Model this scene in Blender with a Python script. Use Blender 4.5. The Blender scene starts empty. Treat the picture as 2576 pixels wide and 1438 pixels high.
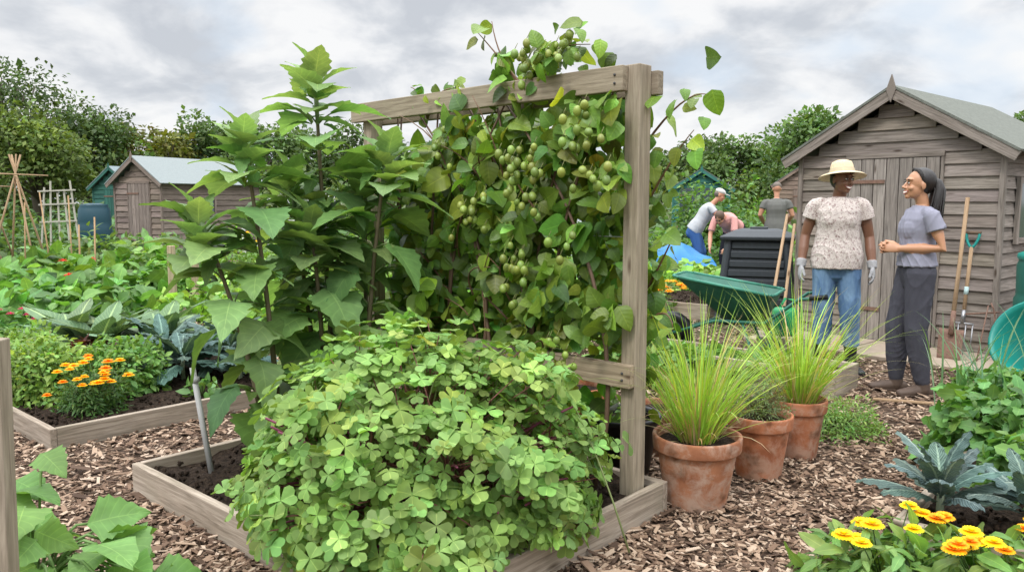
import bpy, math, random
import numpy as np
from mathutils import Vector, Matrix
from mathutils.bvhtree import BVHTree
rng=np.random.default_rng(11); random.seed(5)
S=bpy.context.scene
COLL=S.collection
def A(*x): return np.array(x,float)
def nrm(v): return v/(np.linalg.norm(v,axis=-1,keepdims=True)+1e-9)
E1=nrm(A(.747,-.665)); E2=A(-E1[1],E1[0])
E13=A(E1[0],E1[1],0); E23=A(E2[0],E2[1],0); UP=A(0,0,1)

# ---------------------------------------------------------------- mesh builder
class MB:
    def __init__(s): s.V=[];s.F=[];s.C=[];s.L=[];s.M=[];s.n=0
    def add(s,V,F,C=(1,1,1),L=None,mi=0):
        V=np.asarray(V,float).reshape(-1,3); k=len(V)
        s.V.append(V)
        C=np.asarray(C,float)
        s.C.append(np.broadcast_to(C,(k,3)) if C.ndim==1 else C)
        s.L.append(np.zeros((k,3)) if L is None else np.asarray(L,float))
        if isinstance(F,np.ndarray): s.F.append(F+s.n); s.M.append(np.full(len(F),mi))
        else:
            d={}
            for f in F: d.setdefault(len(f),[]).append(f)
            for q,fs in d.items(): s.F.append(np.array(fs)+s.n); s.M.append(np.full(len(fs),mi))
        s.n+=k
    def build(s,name,mats,parent=None,smooth=True,bevel=0,coll=None):
        me=bpy.data.meshes.new(name)
        V=np.concatenate(s.V);me.vertices.add(len(V));me.vertices.foreach_set('co',V.ravel())
        idx=np.concatenate([f.ravel() for f in s.F]);tot=np.concatenate([np.full(len(f),f.shape[1]) for f in s.F])
        me.loops.add(len(idx));me.loops.foreach_set('vertex_index',idx.astype(np.int32))
        me.polygons.add(len(tot));st=np.concatenate([[0],np.cumsum(tot)[:-1]])
        me.polygons.foreach_set('loop_start',st.astype(np.int32));me.polygons.foreach_set('loop_total',tot.astype(np.int32))
        me.polygons.foreach_set('material_index',np.concatenate(s.M).astype(np.int32))
        me.polygons.foreach_set('use_smooth',np.full(len(tot),smooth))
        a=me.attributes.new('Col','FLOAT_COLOR','POINT');C=np.concatenate(s.C)
        a.data.foreach_set('color',np.hstack([C,np.ones((len(C),1))]).ravel().astype(np.float32))
        a=me.attributes.new('luv','FLOAT_VECTOR','POINT');a.data.foreach_set('vector',np.concatenate(s.L).ravel().astype(np.float32))
        me.update(calc_edges=True)
        for m in (mats if isinstance(mats,(list,tuple)) else [mats]): me.materials.append(m)
        ob=bpy.data.objects.new(name,me);COLL.objects.link(ob)
        if parent: ob.parent=parent
        if bevel:
            b=ob.modifiers.new('b','BEVEL');b.width=bevel;b.segments=2;b.limit_method='ANGLE'
        return ob
def empty(name):
    o=bpy.data.objects.new(name,None);COLL.objects.link(o);o.empty_display_size=.1;return o

BT=A(-.5,-.5,-.5,.5,-.5,-.5,.5,.5,-.5,-.5,.5,-.5,-.5,-.5,.5,.5,-.5,.5,.5,.5,.5,-.5,.5,.5).reshape(8,3)
BF=np.array([[0,3,2,1],[4,5,6,7],[0,1,5,4],[1,2,6,5],[2,3,7,6],[3,0,4,7]])
def box(mb,c,s,R=None,col=(1,1,1),mi=0):
    T=BT*np.asarray(s,float)
    R=np.eye(3) if R is None else np.asarray(R,float)
    off=rng.uniform(-20,20,3)
    mb.add(T@R.T+np.asarray(c,float),BF,col,T+off,mi)
def axes(x,z=UP):
    x=nrm(np.asarray(x,float));z=np.asarray(z,float);y=nrm(np.cross(z,x));z=np.cross(x,y);return np.stack([x,y,z],1)
def plank(mb,p0,p1,w,t,n=UP,col=(1,1,1),mi=0):
    p0=np.asarray(p0,float);p1=np.asarray(p1,float)
    box(mb,(p0+p1)/2,(np.linalg.norm(p1-p0),t,w),axes(p1-p0,n),col,mi)
def ringloft(P,Rd,ref=(1,0,0),n=14,cap=True,rnd=True):
    P=[np.asarray(p,float) for p in P];Rd=[(r,r) if np.isscalar(r) else tuple(r) for r in Rd]
    if rnd:
        d0=nrm(P[0]-P[1]);d1=nrm(P[-1]-P[-2]);r0=min(Rd[0]);r1=min(Rd[-1])
        P=[P[0]+d0*r0*.85,P[0]+d0*r0*.5]+P+[P[-1]+d1*r1*.5,P[-1]+d1*r1*.85]
        sc=lambda r,k:(r[0]*k,r[1]*k)
        Rd=[sc(Rd[0],.45),sc(Rd[0],.85)]+Rd+[sc(Rd[-1],.85),sc(Rd[-1],.45)]
    V=[];m=len(P);th=np.linspace(0,2*np.pi,n,endpoint=False);ref=np.asarray(ref,float);L=[];acc=0
    for i in range(m):
        t=nrm(P[min(i+1,m-1)]-P[max(i-1,0)]);rr=ref
        if abs(rr@t)>.95: rr=A(0,1,0) if abs(t[1])<.9 else A(1,0,0)
        a=nrm(rr-(rr@t)*t);b=np.cross(t,a)
        V.append(P[i]+np.outer(np.cos(th),a)*Rd[i][0]+np.outer(np.sin(th),b)*Rd[i][1])
        if i: acc+=np.linalg.norm(P[i]-P[i-1])
        L.append(np.stack([np.full(n,acc),np.cos(th)*Rd[i][0],np.sin(th)*Rd[i][0]],1))
    V=np.concatenate(V);L=np.concatenate(L);F=[]
    for i in range(m-1):
        for j in range(n): F.append((i*n+j,i*n+(j+1)%n,(i+1)*n+(j+1)%n,(i+1)*n+j))
    if cap: F.append(tuple(range(n-1,-1,-1)));F.append(tuple((m-1)*n+j for j in range(n)))
    return V,F,L
def tube(mb,P,R,col=(1,1,1),n=7,mi=0):
    V,F,L=ringloft(P,R,n=n,rnd=False);mb.add(V,F,col,L+rng.uniform(-9,9,3),mi)
def bez(p0,p1,p2,k=8):
    t=np.linspace(0,1,k)[:,None];return list((1-t)**2*np.asarray(p0,float)+2*t*(1-t)*np.asarray(p1,float)+t*t*np.asarray(p2,float))
def lathe(mb,prof,c,n=32,col=(1,1,1),mi=0,R=None):
    th=np.linspace(0,2*np.pi,n,endpoint=False);V=[];prof=np.array(prof,float);m=len(prof)
    for r,z in prof: V.append(np.stack([r*np.cos(th),r*np.sin(th),np.full(n,z)],1))
    V=np.concatenate(V);L=V.copy()
    if R is not None: V=V@np.asarray(R).T
    i=np.arange(m-1)[:,None];j=np.arange(n)[None]
    F=np.stack([i*n+j,i*n+(j+1)%n,(i+1)*n+(j+1)%n,(i+1)*n+j],-1).reshape(-1,4)
    mb.add(V+np.asarray(c,float),F,col,L+rng.uniform(-5,5,3)*A(1,1,0),mi)
def ellip(c,r,n=14,m=9,R=None):
    V=[(0,0,1)];
    for i in range(1,m):
        a=math.pi*i/m
        for j in range(n): b=2*math.pi*j/n;V.append((math.sin(a)*math.cos(b),math.sin(a)*math.sin(b),math.cos(a)))
    V.append((0,0,-1));V=np.array(V)*np.asarray(r,float)
    if R is not None: V=V@R.T
    F=[]
    for j in range(n): F.append((0,1+j,1+(j+1)%n))
    for i in range(m-2):
        for j in range(n): F.append((1+i*n+j,1+(i+1)*n+j,1+(i+1)*n+(j+1)%n,1+i*n+(j+1)%n))
    q=len(V)-1;b=1+(m-2)*n
    for j in range(n): F.append((b+j,q,b+(j+1)%n))
    return V+np.asarray(c,float),F

# ---------------------------------------------------------------- leaf templates
def leaf_t(nl,nw,wf,fold=.25,droop=.3,serr=0,wave=0,cup=0):
    V=[];L=[]
    for i in range(nl+1):
        t=i/nl
        for j in range(nw+1):
            s=-1+2*j/nw
            w=wf(t)
            if abs(s)>.99 and serr and 0<i<nl: w*=1+serr*(1 if i%2 else -1)
            x=s*w
            z=abs(x)*fold-droop*t*t+wave*math.sin(t*9+s*2.2)*abs(s)-cup*x*x*4
            V.append((x,t,z));L.append((s,t,w))
    F=[]
    for i in range(nl):
        for j in range(nw):
            a=i*(nw+1)+j;F.append((a,a+1,a+nw+2,a+nw+1))
    return np.array(V,float),np.array(F),np.array(L,float)
def wf_ovate(wd,pk=.35,tip=1.0):
    def f(t):
        return max(.004,wd*(max(0,math.sin(math.pi*min(1,t**(math.log(.5)/math.log(pk)))))**tip))
    return f
def wf_tri(t):
    if t<.06: return .03
    if t<.26: return .03+.38*((t-.06)/.2)**.6
    return max(.004,.41*max(0,1-(t-.26)/.74)**.82*(1+.25*math.sin(math.pi*(t-.26)/.74)))
def wf_round(t):
    return max(.004,.43*max(0,math.sin(math.pi*t**.75))**.62*(1-.25*t) if t<.9 else .43*.45*(1-t)*3)
T_YAC=leaf_t(12,6,wf_tri,.22,.32,.09,.02)
T_YAC2=leaf_t(12,6,wf_tri,.12,.62,.09,.035)
T_TOPW=leaf_t(10,4,wf_ovate(.29,.36,.9),.3,.42,.12,.02)
T_KIWI=leaf_t(7,4,wf_round,.28,.22,.0,.02)
T_KIWI2=leaf_t(7,4,wf_round,.1,.42,.0,.03)
T_OV=leaf_t(4,2,wf_ovate(.26,.4),.3,.25)
T_PET=leaf_t(4,2,wf_ovate(.34,.6,.6),.1,.2)
T_OVN=leaf_t(4,2,wf_ovate(.14,.45),.3,.3)
T_BIG=leaf_t(7,6,wf_round,.16,.3,.05,.05)
T_LONG=leaf_t(8,4,wf_ovate(.2,.5,.7),.2,.5,.06,.04)
T_CEL=leaf_t(6,4,wf_ovate(.34,.45,.7),.2,.35,.2,.04)
T_DIA=(A(0,0,0,-.3,.5,.08,0,1,-.1,.3,.5,.08).reshape(4,3),np.array([[0,3,2,1]]),A(0,0,0,-1,.5,.3,0,1,.3,1,.5,.3).reshape(4,3))
def t_kale(seed,curly=0):
    r=np.random.default_rng(seed);nl,nw=22,8;V=[];L=[]
    for i in range(nl+1):
        t=i/nl;w=.012 if t<.18 else .012+.115*max(0,math.sin(math.pi*min(1,((t-.18)/.82))**.7))**.55
        for j in range(nw+1):
            s=-1+2*j/nw
            ed=abs(s)**2
            z=abs(s)*w*-.55+(r.normal()*.011 if t>.2 and abs(s)>.1 else 0)+ed*.02*math.sin(t*38+s)
            ang=t*1.0
            V.append((s*w*(1+.08*math.sin(t*45+s)),math.sin(ang)/1.0,-(1-math.cos(ang))/1.0*.9+z));L.append((s,t,w))
    F=[]
    for i in range(nl):
        for j in range(nw): a=i*(nw+1)+j;F.append((a,a+1,a+nw+2,a+nw+1))
    return np.array(V),np.array(F),np.array(L)
T_KALE=[t_kale(i) for i in range(4)]
def t_clover(fold,drp):
    V=[];F=[];L=[];o=0;npn=8;nr=3
    for k in range(3):
        a0=k*2*math.pi/3
        for i in range(nr+1):
            rho=max(.03,i/nr)
            for j in range(npn+1):
                s=-1+2*j/npn;phi=s*math.radians(50)
                r=(.78+.24*math.sin(min(1,abs(s)/.55)*math.pi/2) ) if abs(s)<.55 else 1.02-.26*((abs(s)-.55)/.45)**2
                x=rho*r*math.sin(phi);y=rho*r*math.cos(phi)
                z=abs(x)*fold-drp*y*y-abs(x)**2*.25
                V.append((x*math.cos(a0)-y*math.sin(a0),x*math.sin(a0)+y*math.cos(a0),z));L.append((s*.9,rho,.3))
        for i in range(nr):
            for j in range(npn): a=o+i*(npn+1)+j;F.append((a,a+1,a+npn+2,a+npn+1))
        o=len(V)
    return np.array(V),np.array(F),np.array(L)
T_CLO=[t_clover(.35,.1),t_clover(.5,.28),t_clover(.2,.4),t_clover(.7,.15)]

def inst(mb,T,P,D,N,Sc,C,mi=0,ws=None):
    P=np.asarray(P,float).reshape(-1,3);k=len(P)
    if k==0: return
    D=nrm(np.broadcast_to(np.asarray(D,float),(k,3)));N=np.broadcast_to(np.asarray(N,float),(k,3))
    X=np.cross(D,N);X=nrm(X);Z=np.cross(X,D)
    V,F,L=T;Sc=np.broadcast_to(np.asarray(Sc,float),(k,));W=Sc if ws is None else Sc*ws
    out=P[:,None]+V[None,:,0,None]*X[:,None]*W[:,None,None]+V[None,:,1,None]*D[:,None]*Sc[:,None,None]+V[None,:,2,None]*Z[:,None]*Sc[:,None,None]
    nv=len(V);FF=(F[None]+(np.arange(k)*nv)[:,None,None]).reshape(-1,F.shape[1])
    C=np.broadcast_to(np.asarray(C,float),(k,3));CC=np.repeat(C,nv,0)
    LL=np.tile(L,(k,1))
    mb.add(out.reshape(-1,3),FF,CC,LL,mi)
def cvar(base,k,v=.2,h=.12):
    base=np.asarray(base,float);c=base[None]*np.exp(rng.normal(0,v,(k,1)));c=c*np.exp(rng.normal(0,h,(k,3))*A(1,.3,1));return np.clip(c,0,.9)
def rdir(k): return nrm(rng.normal(size=(k,3)))
def bush(mb,c,r,n,T,size,col,var=.22,up=.5,fill=.55,half=True,mi=0,dr=.0,hv=.12):
    d=rdir(n)
    if half: d[:,2]=np.abs(d[:,2])*1.0-.12
    d=nrm(d);rad=fill+(1-fill)*rng.random(n)**.6
    lump=1+.13*np.sin(d[:,0]*5+c[0]*7)*np.cos(d[:,1]*5+c[1]*3)+.1*np.sin(d[:,2]*8+c[0])
    P=np.asarray(c,float)+d*np.asarray(r,float)*rad[:,None]*lump[:,None]
    N=nrm(d+UP*up+rng.normal(0,.4,(n,3)))
    D=nrm(d*A(1,1,.4)+rng.normal(0,.6,(n,3))+UP*-dr)
    Ts=T if isinstance(T,list) else [T]
    w=rng.integers(0,len(Ts),n);sz=size*np.exp(rng.normal(0,.22,n));C=cvar(col,n,var,hv)
    for i,t in enumerate(Ts):
        m=w==i;inst(mb,t,P[m],D[m],N[m],sz[m],C[m],mi)
def blades(mb,P,az,tilt,ln,wd,C,curve=1.0,seg=7,mi=0,tw=None):
    k=len(P);t=np.linspace(0,1,seg+1)
    H=np.stack([np.cos(az),np.sin(az),0*az],1);side=np.stack([-np.sin(az),np.cos(az),0*az],1)
    if tw is not None: side=nrm(side*np.cos(tw)[:,None]+H*np.sin(tw)[:,None])
    pts=[P];a=tilt.copy()
    cur=P.copy()
    for i in range(seg):
        a=np.minimum(a+curve*(.1+.9*t[i])/seg,2.6)
        cur=cur+(H*np.sin(a)[:,None]+UP*np.cos(a)[:,None])*(ln/seg)[:,None];pts.append(cur.copy())
    V=[]
    for i,p in enumerate(pts):
        w=wd*max(.04,(1-t[i]**2.5))*(.6+.4*min(1,t[i]*4))
        V.append(p-side*w[:,None]/2);V.append(p+side*w[:,None]/2)
    V=np.stack(V,1);nv=2*(seg+1)
    f=np.array([[2*i,2*i+1,2*i+3,2*i+2] for i in range(seg)])
    F=(f[None]+(np.arange(k)*nv)[:,None,None]).reshape(-1,4)
    L=np.tile(np.array([[(-1)**(j+1),t[j//2],.1] for j in range(nv)]),(k,1))
    mb.add(V.reshape(-1,3),F,np.repeat(np.broadcast_to(C,(k,3)),nv,0),L,mi)

# ---------------------------------------------------------------- materials
def mk(name):
    m=bpy.data.materials.new(name);m.use_nodes=True;nt=m.node_tree;b=nt.nodes['Principled BSDF'];return m,nt,b
def nd(nt,t,ins=None,**kw):
    n=nt.nodes.new(t)
    for k,v in kw.items(): setattr(n,k,v)
    for k,v in (ins or {}).items():
        if isinstance(v,bpy.types.NodeSocket): nt.links.new(v,n.inputs[k])
        else: n.inputs[k].default_value=v
    return n
def ramp(nt,f,stops,interp='LINEAR'):
    r=nt.nodes.new('ShaderNodeValToRGB');r.color_ramp.interpolation=interp;e=r.color_ramp.elements
    while len(e)<len(stops): e.new(.5)
    for i,(p,c) in enumerate(stops): e[i].position=p;e[i].color=(*c,1) if len(c)==3 else c
    nt.links.new(f,r.inputs[0]);return r.outputs[0]
def mix(nt,f,a,b,bt='MIX'):
    n=nt.nodes.new('ShaderNodeMix');n.data_type='RGBA';n.blend_type=bt
    for s,v in ((n.inputs[0],f),(n.inputs[6],a),(n.inputs[7],b)):
        if isinstance(v,bpy.types.NodeSocket): nt.links.new(v,s)
        elif isinstance(v,(int,float)): s.default_value=v
        else: s.default_value=(*v,1)
    return n.outputs[2]
def mth(nt,op,a,b=0.,c=None):
    n=nt.nodes.new('ShaderNodeMath');n.operation=op
    for i,v in enumerate([a,b]+([c] if c is not None else [])):
        if isinstance(v,bpy.types.NodeSocket): nt.links.new(v,n.inputs[i])
        else: n.inputs[i].default_value=v
    return n.outputs[0]
def attr(nt,nm): return nd(nt,'ShaderNodeAttribute',attribute_name=nm)
def noise(nt,vec,sc,det=4,rough=.55,dist=0):
    n=nd(nt,'ShaderNodeTexNoise',{'Scale':sc,'Detail':det,'Roughness':rough,'Distortion':dist})
    if vec is not None: nt.links.new(vec,n.inputs['Vector'])
    return n.outputs['Fac']
def objc(nt): return nd(nt,'ShaderNodeTexCoord').outputs['Object']
def mapv(nt,v,sc):
    return nd(nt,'ShaderNodeMapping',{'Vector':v,'Scale':sc}).outputs[0]
def bump(nt,b,h,st,dist=.01):
    n=nd(nt,'ShaderNodeBump',{'Height':h,'Strength':st,'Distance':dist});nt.links.new(n.outputs[0],b.inputs['Normal'])
G=(1,1,1)
def leafmat(name,rib=(1.7,1.5,1.5),ribw=.05,veins=9,vst=.18,rough=.5,tr=.3,back=1.25,bst=.3,spec=.35):
    m,nt,b=mk(name);c=attr(nt,'Col').outputs['Color'];l=attr(nt,'luv').outputs['Vector']
    sx=nd(nt,'ShaderNodeSeparateXYZ',{0:l});u=mth(nt,'ABSOLUTE',sx.outputs[0]);v=sx.outputs[1]
    if bst>0 or vst>0:
        no=noise(nt,objc(nt),18,2);f=mth(nt,'MULTIPLY_ADD',no,.7,.65)
        c=mix(nt,1,c,nd(nt,'ShaderNodeCombineXYZ',{0:f,1:f,2:f}).outputs[0],'MULTIPLY')
    if vst>0:
        ph=mth(nt,'FRACT',mth(nt,'MULTIPLY',mth(nt,'SUBTRACT',v,mth(nt,'MULTIPLY',u,.22)),float(veins)))
        tri=mth(nt,'ABSOLUTE',mth(nt,'SUBTRACT',ph,.5))
        ve=mth(nt,'MULTIPLY',mth(nt,'LESS_THAN',tri,.07),vst)
        mr=mth(nt,'MAXIMUM',ve,mth(nt,'MULTIPLY',mth(nt,'LESS_THAN',u,ribw),.7))
        bump(nt,b,mth(nt,'ADD',tri,mth(nt,'MULTIPLY',no,.6)),bst,.004)
    elif ribw>0: mr=mth(nt,'MULTIPLY',mth(nt,'LESS_THAN',u,ribw),.7)
    else: mr=None
    if mr is not None: c=mix(nt,mr,c,mix(nt,1,c,rib,'MULTIPLY'))
    geo=nd(nt,'ShaderNodeNewGeometry');c=mix(nt,geo.outputs['Backfacing'],c,mix(nt,1,c,(back,back*.95,back*1.1),'MULTIPLY'))
    nt.links.new(c,b.inputs['Base Color']);b.inputs['Roughness'].default_value=rough;b.inputs['Specular IOR Level'].default_value=spec
    t=nd(nt,'ShaderNodeBsdfTranslucent');nt.links.new(mix(nt,1,c,(1.35,1.35,.5),'MULTIPLY'),t.inputs[0])
    ms=nd(nt,'ShaderNodeMixShader',{0:tr,1:b.outputs[0],2:t.outputs[0]});nt.links.new(ms.outputs[0],nt.nodes['Material Output'].inputs[0])
    return m
M_leaf=leafmat('leaf_green',vst=0);M_yac=leafmat('leaf_yacon',veins=7,ribw=.025,vst=.3,rough=.55,tr=.3)
M_kiwi=leafmat('leaf_kiwi',veins=6,ribw=.04,rough=.42,spec=.4,tr=.25)
M_clo=leafmat('leaf_clover',ribw=.05,vst=0,rough=.6,tr=.25,bst=.1,spec=.25)
M_kale=leafmat('leaf_kale',rib=(3.2,2.6,2.4),ribw=.1,veins=16,vst=.35,rough=.6,tr=.12,bst=1.0)
M_grass=leafmat('leaf_blade',ribw=.12,vst=0,rough=.5,tr=.4,bst=0)
M_tree=leafmat('leaf_tree',ribw=0,vst=0,rough=.6,tr=.25,bst=0)
M_pet=leafmat('petals',ribw=0,vst=0,rough=.6,tr=.3,bst=0)
def simple(name,col,rough=.6,nsc=0,nv=.3,bst=0,spec=.4,metal=0,use_col=False):
    m,nt,b=mk(name);b.inputs['Roughness'].default_value=rough;b.inputs['Specular IOR Level'].default_value=spec;b.inputs['Metallic'].default_value=metal
    c=attr(nt,'Col').outputs['Color'] if use_col else None
    base=mix(nt,1,c,col,'MULTIPLY') if c else None
    if nsc:
        no=noise(nt,objc(nt),nsc,4);f=mth(nt,'MULTIPLY_ADD',no,2*nv,1-nv)
        v=nd(nt,'ShaderNodeCombineXYZ',{0:f,1:f,2:f}).outputs[0]
        base=mix(nt,1,base if base else col,v,'MULTIPLY')
        if bst: bump(nt,b,no,bst,.01)
    if base: nt.links.new(base,b.inputs['Base Color'])
    else: b.inputs['Base Color'].default_value=(*col,1)
    return m
def woodmat(name,dark,light,stain=(.5,.5,.45),gr=1.,bst=.5,algae=0):
    m,nt,b=mk(name);l=attr(nt,'luv').outputs['Vector'];c=attr(nt,'Col').outputs['Color']
    g=noise(nt,mapv(nt,l,(2.2,38*gr,38*gr)),1.6,6,.65,.6);g2=noise(nt,mapv(nt,l,(1.5,5,5)),1.3,3)
    col=ramp(nt,g,[(.32,dark),(.5,tuple((a+d)/2 for a,d in zip(dark,light))),(.68,light)])
    col=mix(nt,mth(nt,'MULTIPLY',g2,.9),col,mix(nt,1,col,stain,'MULTIPLY'))
    if algae:
        a=noise(nt,l,2.2,4);col=mix(nt,ramp(nt,a,[(.5,(0,0,0)),(.72,(algae,)*3)]),col,(.09,.11,.05))
    kn=nd(nt,'ShaderNodeTexVoronoi',{'Vector':mapv(nt,l,(2.3,9,9)),'Scale':1.});k=ramp(nt,kn.outputs['Distance'],[(.05,(.35,.3,.27)),(.13,(1,1,1))])
    col=mix(nt,1,col,k,'MULTIPLY');col=mix(nt,1,col,c,'MULTIPLY')
    nt.links.new(col,b.inputs['Base Color']);b.inputs['Roughness'].default_value=.85;b.inputs['Specular IOR Level'].default_value=.2
    bump(nt,b,g,bst,.004);return m
M_bed=woodmat('weathered_pine',(.25,.205,.16),(.58,.50,.42),(.62,.57,.5),bst=.6,algae=.28)
M_trel=woodmat('trellis_timber',(.24,.195,.145),(.49,.42,.33),(.66,.63,.56),bst=.5,algae=.22)
M_shed=woodmat('shed_boards',(.15,.13,.11),(.37,.325,.29),(.66,.62,.6),bst=.7)
M_door=woodmat('shed_door',(.17,.15,.135),(.40,.36,.325),(.65,.62,.6),bst=.7)
M_handle=woodmat('tool_handle',(.30,.2,.12),(.5,.36,.23),(.8,.75,.7))
M_stem=simple('stem',G,.6,0,use_col=True)
M_felt=simple('roof_felt',(.13,.15,.145),.9,60,.25,.5,.2)
M_black=simple('black_plastic',(.012,.013,.015),.42,30,.3,.05)
M_bin=simple('dark_plastic',(.035,.042,.05),.5,20,.2,.05)
M_green=simple('green_paint',(.025,.13,.09),.5,9,.5,.1,use_col=True)
M_teal=simple('teal_plastic',(.01,.22,.18),.4,8,.2)
M_dgreen=simple('dark_green_plastic',(.01,.10,.075),.45,8,.2)
M_steel=simple('steel',(.35,.35,.36),.4,30,.3,metal=.8)
M_rust=simple('rusty_metal',(.19,.11,.08),.8,40,.5,.3)
M_any=simple('painted',G,.6,15,.15,use_col=True)
M_glass=simple('window_glass',(.05,.07,.08),.1,spec=.8)
M_slab=simple('paving_slab',(.36,.29,.22),.9,14,.25,.3)
M_chip=simple('wood_chips',G,.85,0,spec=.2,use_col=True)
M_fruit=simple('kiwi_berry',G,.4,40,.15,use_col=True,spec=.5)
def potmat():
    m,nt,b=mk('terracotta');l=attr(nt,'luv').outputs['Vector'];c=attr(nt,'Col').outputs['Color']
    n1=noise(nt,l,5,6,.65);n2=noise(nt,l,11,6,.72,.5);z=nd(nt,'ShaderNodeSeparateXYZ',{0:l}).outputs[2]
    col=ramp(nt,n1,[(.35,(.28,.105,.05)),(.6,(.45,.19,.095))])
    w=ramp(nt,mth(nt,'ADD',n2,mth(nt,'MULTIPLY',z,-.4)),[(.36,(0,0,0)),(.55,(.8,.8,.8))])
    col=mix(nt,w,col,(.50,.36,.28));d=ramp(nt,noise(nt,l,9,5),[(.52,(1,1,1)),(.68,(.42,.38,.33))])
    col=mix(nt,1,mix(nt,1,col,d,'MULTIPLY'),c,'MULTIPLY');nt.links.new(col,b.inputs['Base Color']);b.inputs['Roughness'].default_value=.88
    bump(nt,b,n2,.25,.004);return m
M_pot=potmat()
def soilmat():
    m,nt,b=mk('soil');o=objc(nt);n=noise(nt,o,45,6,.7)
    nt.links.new(ramp(nt,n,[(.35,(.014,.010,.008)),(.6,(.06,.042,.03)),(.75,(.14,.10,.07))]),b.inputs['Base Color'])
    b.inputs['Roughness'].default_value=1;b.inputs['Specular IOR Level'].default_value=.1;bump(nt,b,n,1,.03);return m
M_soil=soilmat()
def groundmat():
    m,nt,b=mk('ground');o=objc(nt)
    vo=nd(nt,'ShaderNodeTexVoronoi',{'Vector':mapv(nt,o,(1,1.7,1)),'Scale':32.,'Randomness':1.});n=noise(nt,o,5,4,.7)
    r=nd(nt,'ShaderNodeSeparateColor',{0:vo.outputs['Color']}).outputs[0]
    chip=ramp(nt,r,[(.0,(.06,.038,.026)),(.45,(.15,.095,.064)),(.8,(.26,.18,.125)),(1,(.36,.27,.20))])
    chip=mix(nt,mth(nt,'MULTIPLY',ramp(nt,vo.outputs['Distance'],[(.3,(0,0,0)),(.65,(1,1,1))]),.8),chip,(.03,.02,.015))
    chip=mix(nt,.6,chip,mix(nt,1,chip,ramp(nt,n,[(.3,(.5,.5,.5)),(.7,(1.3,1.3,1.3))]),'MULTIPLY'))
    far=ramp(nt,noise(nt,o,.8,5,.65),[(.35,(.035,.06,.02)),(.5,(.06,.095,.03)),(.58,(.12,.11,.05)),(.68,(.17,.13,.09))])
    y=nd(nt,'ShaderNodeSeparateXYZ',{0:o}).outputs[1];k=mth(nt,'ADD',y,mth(nt,'MULTIPLY',n,3.))
    f=ramp(nt,mth(nt,'DIVIDE',k,20.),[(.47,(0,0,0)),(.53,(1,1,1))])
    nt.links.new(mix(nt,f,chip,far),b.inputs['Base Color']);b.inputs['Roughness'].default_value=.95;b.inputs['Specular IOR Level'].default_value=.15
    bump(nt,b,mth(nt,'MULTIPLY',vo.outputs['Distance'],-1.),.8,.02);return m

# ---------------------------------------------------------------- world, sun, camera
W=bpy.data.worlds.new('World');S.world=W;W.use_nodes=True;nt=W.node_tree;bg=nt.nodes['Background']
SUN_EL,SUN_AZ=math.radians(52),math.radians(-150)
sky=nd(nt,'ShaderNodeTexSky',sky_type='NISHITA',sun_disc=False,sun_elevation=SUN_EL,sun_rotation=SUN_AZ)
g=nd(nt,'ShaderNodeTexCoord').outputs['Generated'];sp=nd(nt,'ShaderNodeSeparateXYZ',{0:g})
z=mth(nt,'MAXIMUM',sp.outputs[2],0.);zz=mth(nt,'ADD',z,.38)
pv=nd(nt,'ShaderNodeCombineXYZ',{0:mth(nt,'DIVIDE',sp.outputs[0],zz),1:mth(nt,'DIVIDE',sp.outputs[1],zz),2:3.1}).outputs[0]
c1=noise(nt,pv,3.6,8,.54,.25);c2=noise(nt,pv,2.4,4,.5);
cl=ramp(nt,c1,[(.36,(6.2,6.5,7.0)),(.43,(7.3,7.55,7.95)),(.495,(8.9,9.0,9.2)),(.56,(9.9,9.9,9.9))])
mask=ramp(nt,c2,[(.53,(1,1,1)),(.64,(.4,.4,.4))])
col=mix(nt,mask,(7.0,8.2,9.6),cl)
col=mix(nt,.06,col,sky.outputs[0])
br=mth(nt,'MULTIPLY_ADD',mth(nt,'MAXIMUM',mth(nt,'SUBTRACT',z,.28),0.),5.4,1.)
hz=ramp(nt,z,[(0,(.5,.5,.5)),(.10,(0,0,0))]);col=mix(nt,hz,col,(9.1,9.2,9.4))
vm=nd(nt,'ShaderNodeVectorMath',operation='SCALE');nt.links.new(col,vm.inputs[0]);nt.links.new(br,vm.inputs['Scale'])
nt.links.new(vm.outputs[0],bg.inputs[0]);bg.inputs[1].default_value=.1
sl=bpy.data.lights.new('sun','SUN');sl.energy=1.5;sl.angle=math.radians(10);sl.color=(1,.96,.90)
so=bpy.data.objects.new('sun',sl);COLL.objects.link(so)
sd=Vector((math.sin(SUN_AZ)*math.cos(SUN_EL),math.cos(SUN_AZ)*math.cos(SUN_EL),math.sin(SUN_EL)))
so.rotation_euler=sd.to_track_quat('Z','Y').to_euler();so.location=sd*30
cd=bpy.data.cameras.new('camera');cam=bpy.data.objects.new('camera',cd);COLL.objects.link(cam)
cd.lens=27.95;cd.sensor_width=36;cd.clip_end=1500;cd.clip_start=.05
cam.location=(0,0,1.4);cam.rotation_euler=(math.radians(84),0,0);S.camera=cam
S.view_settings.view_transform='Standard';S.view_settings.look='None';S.view_settings.exposure=0

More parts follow.
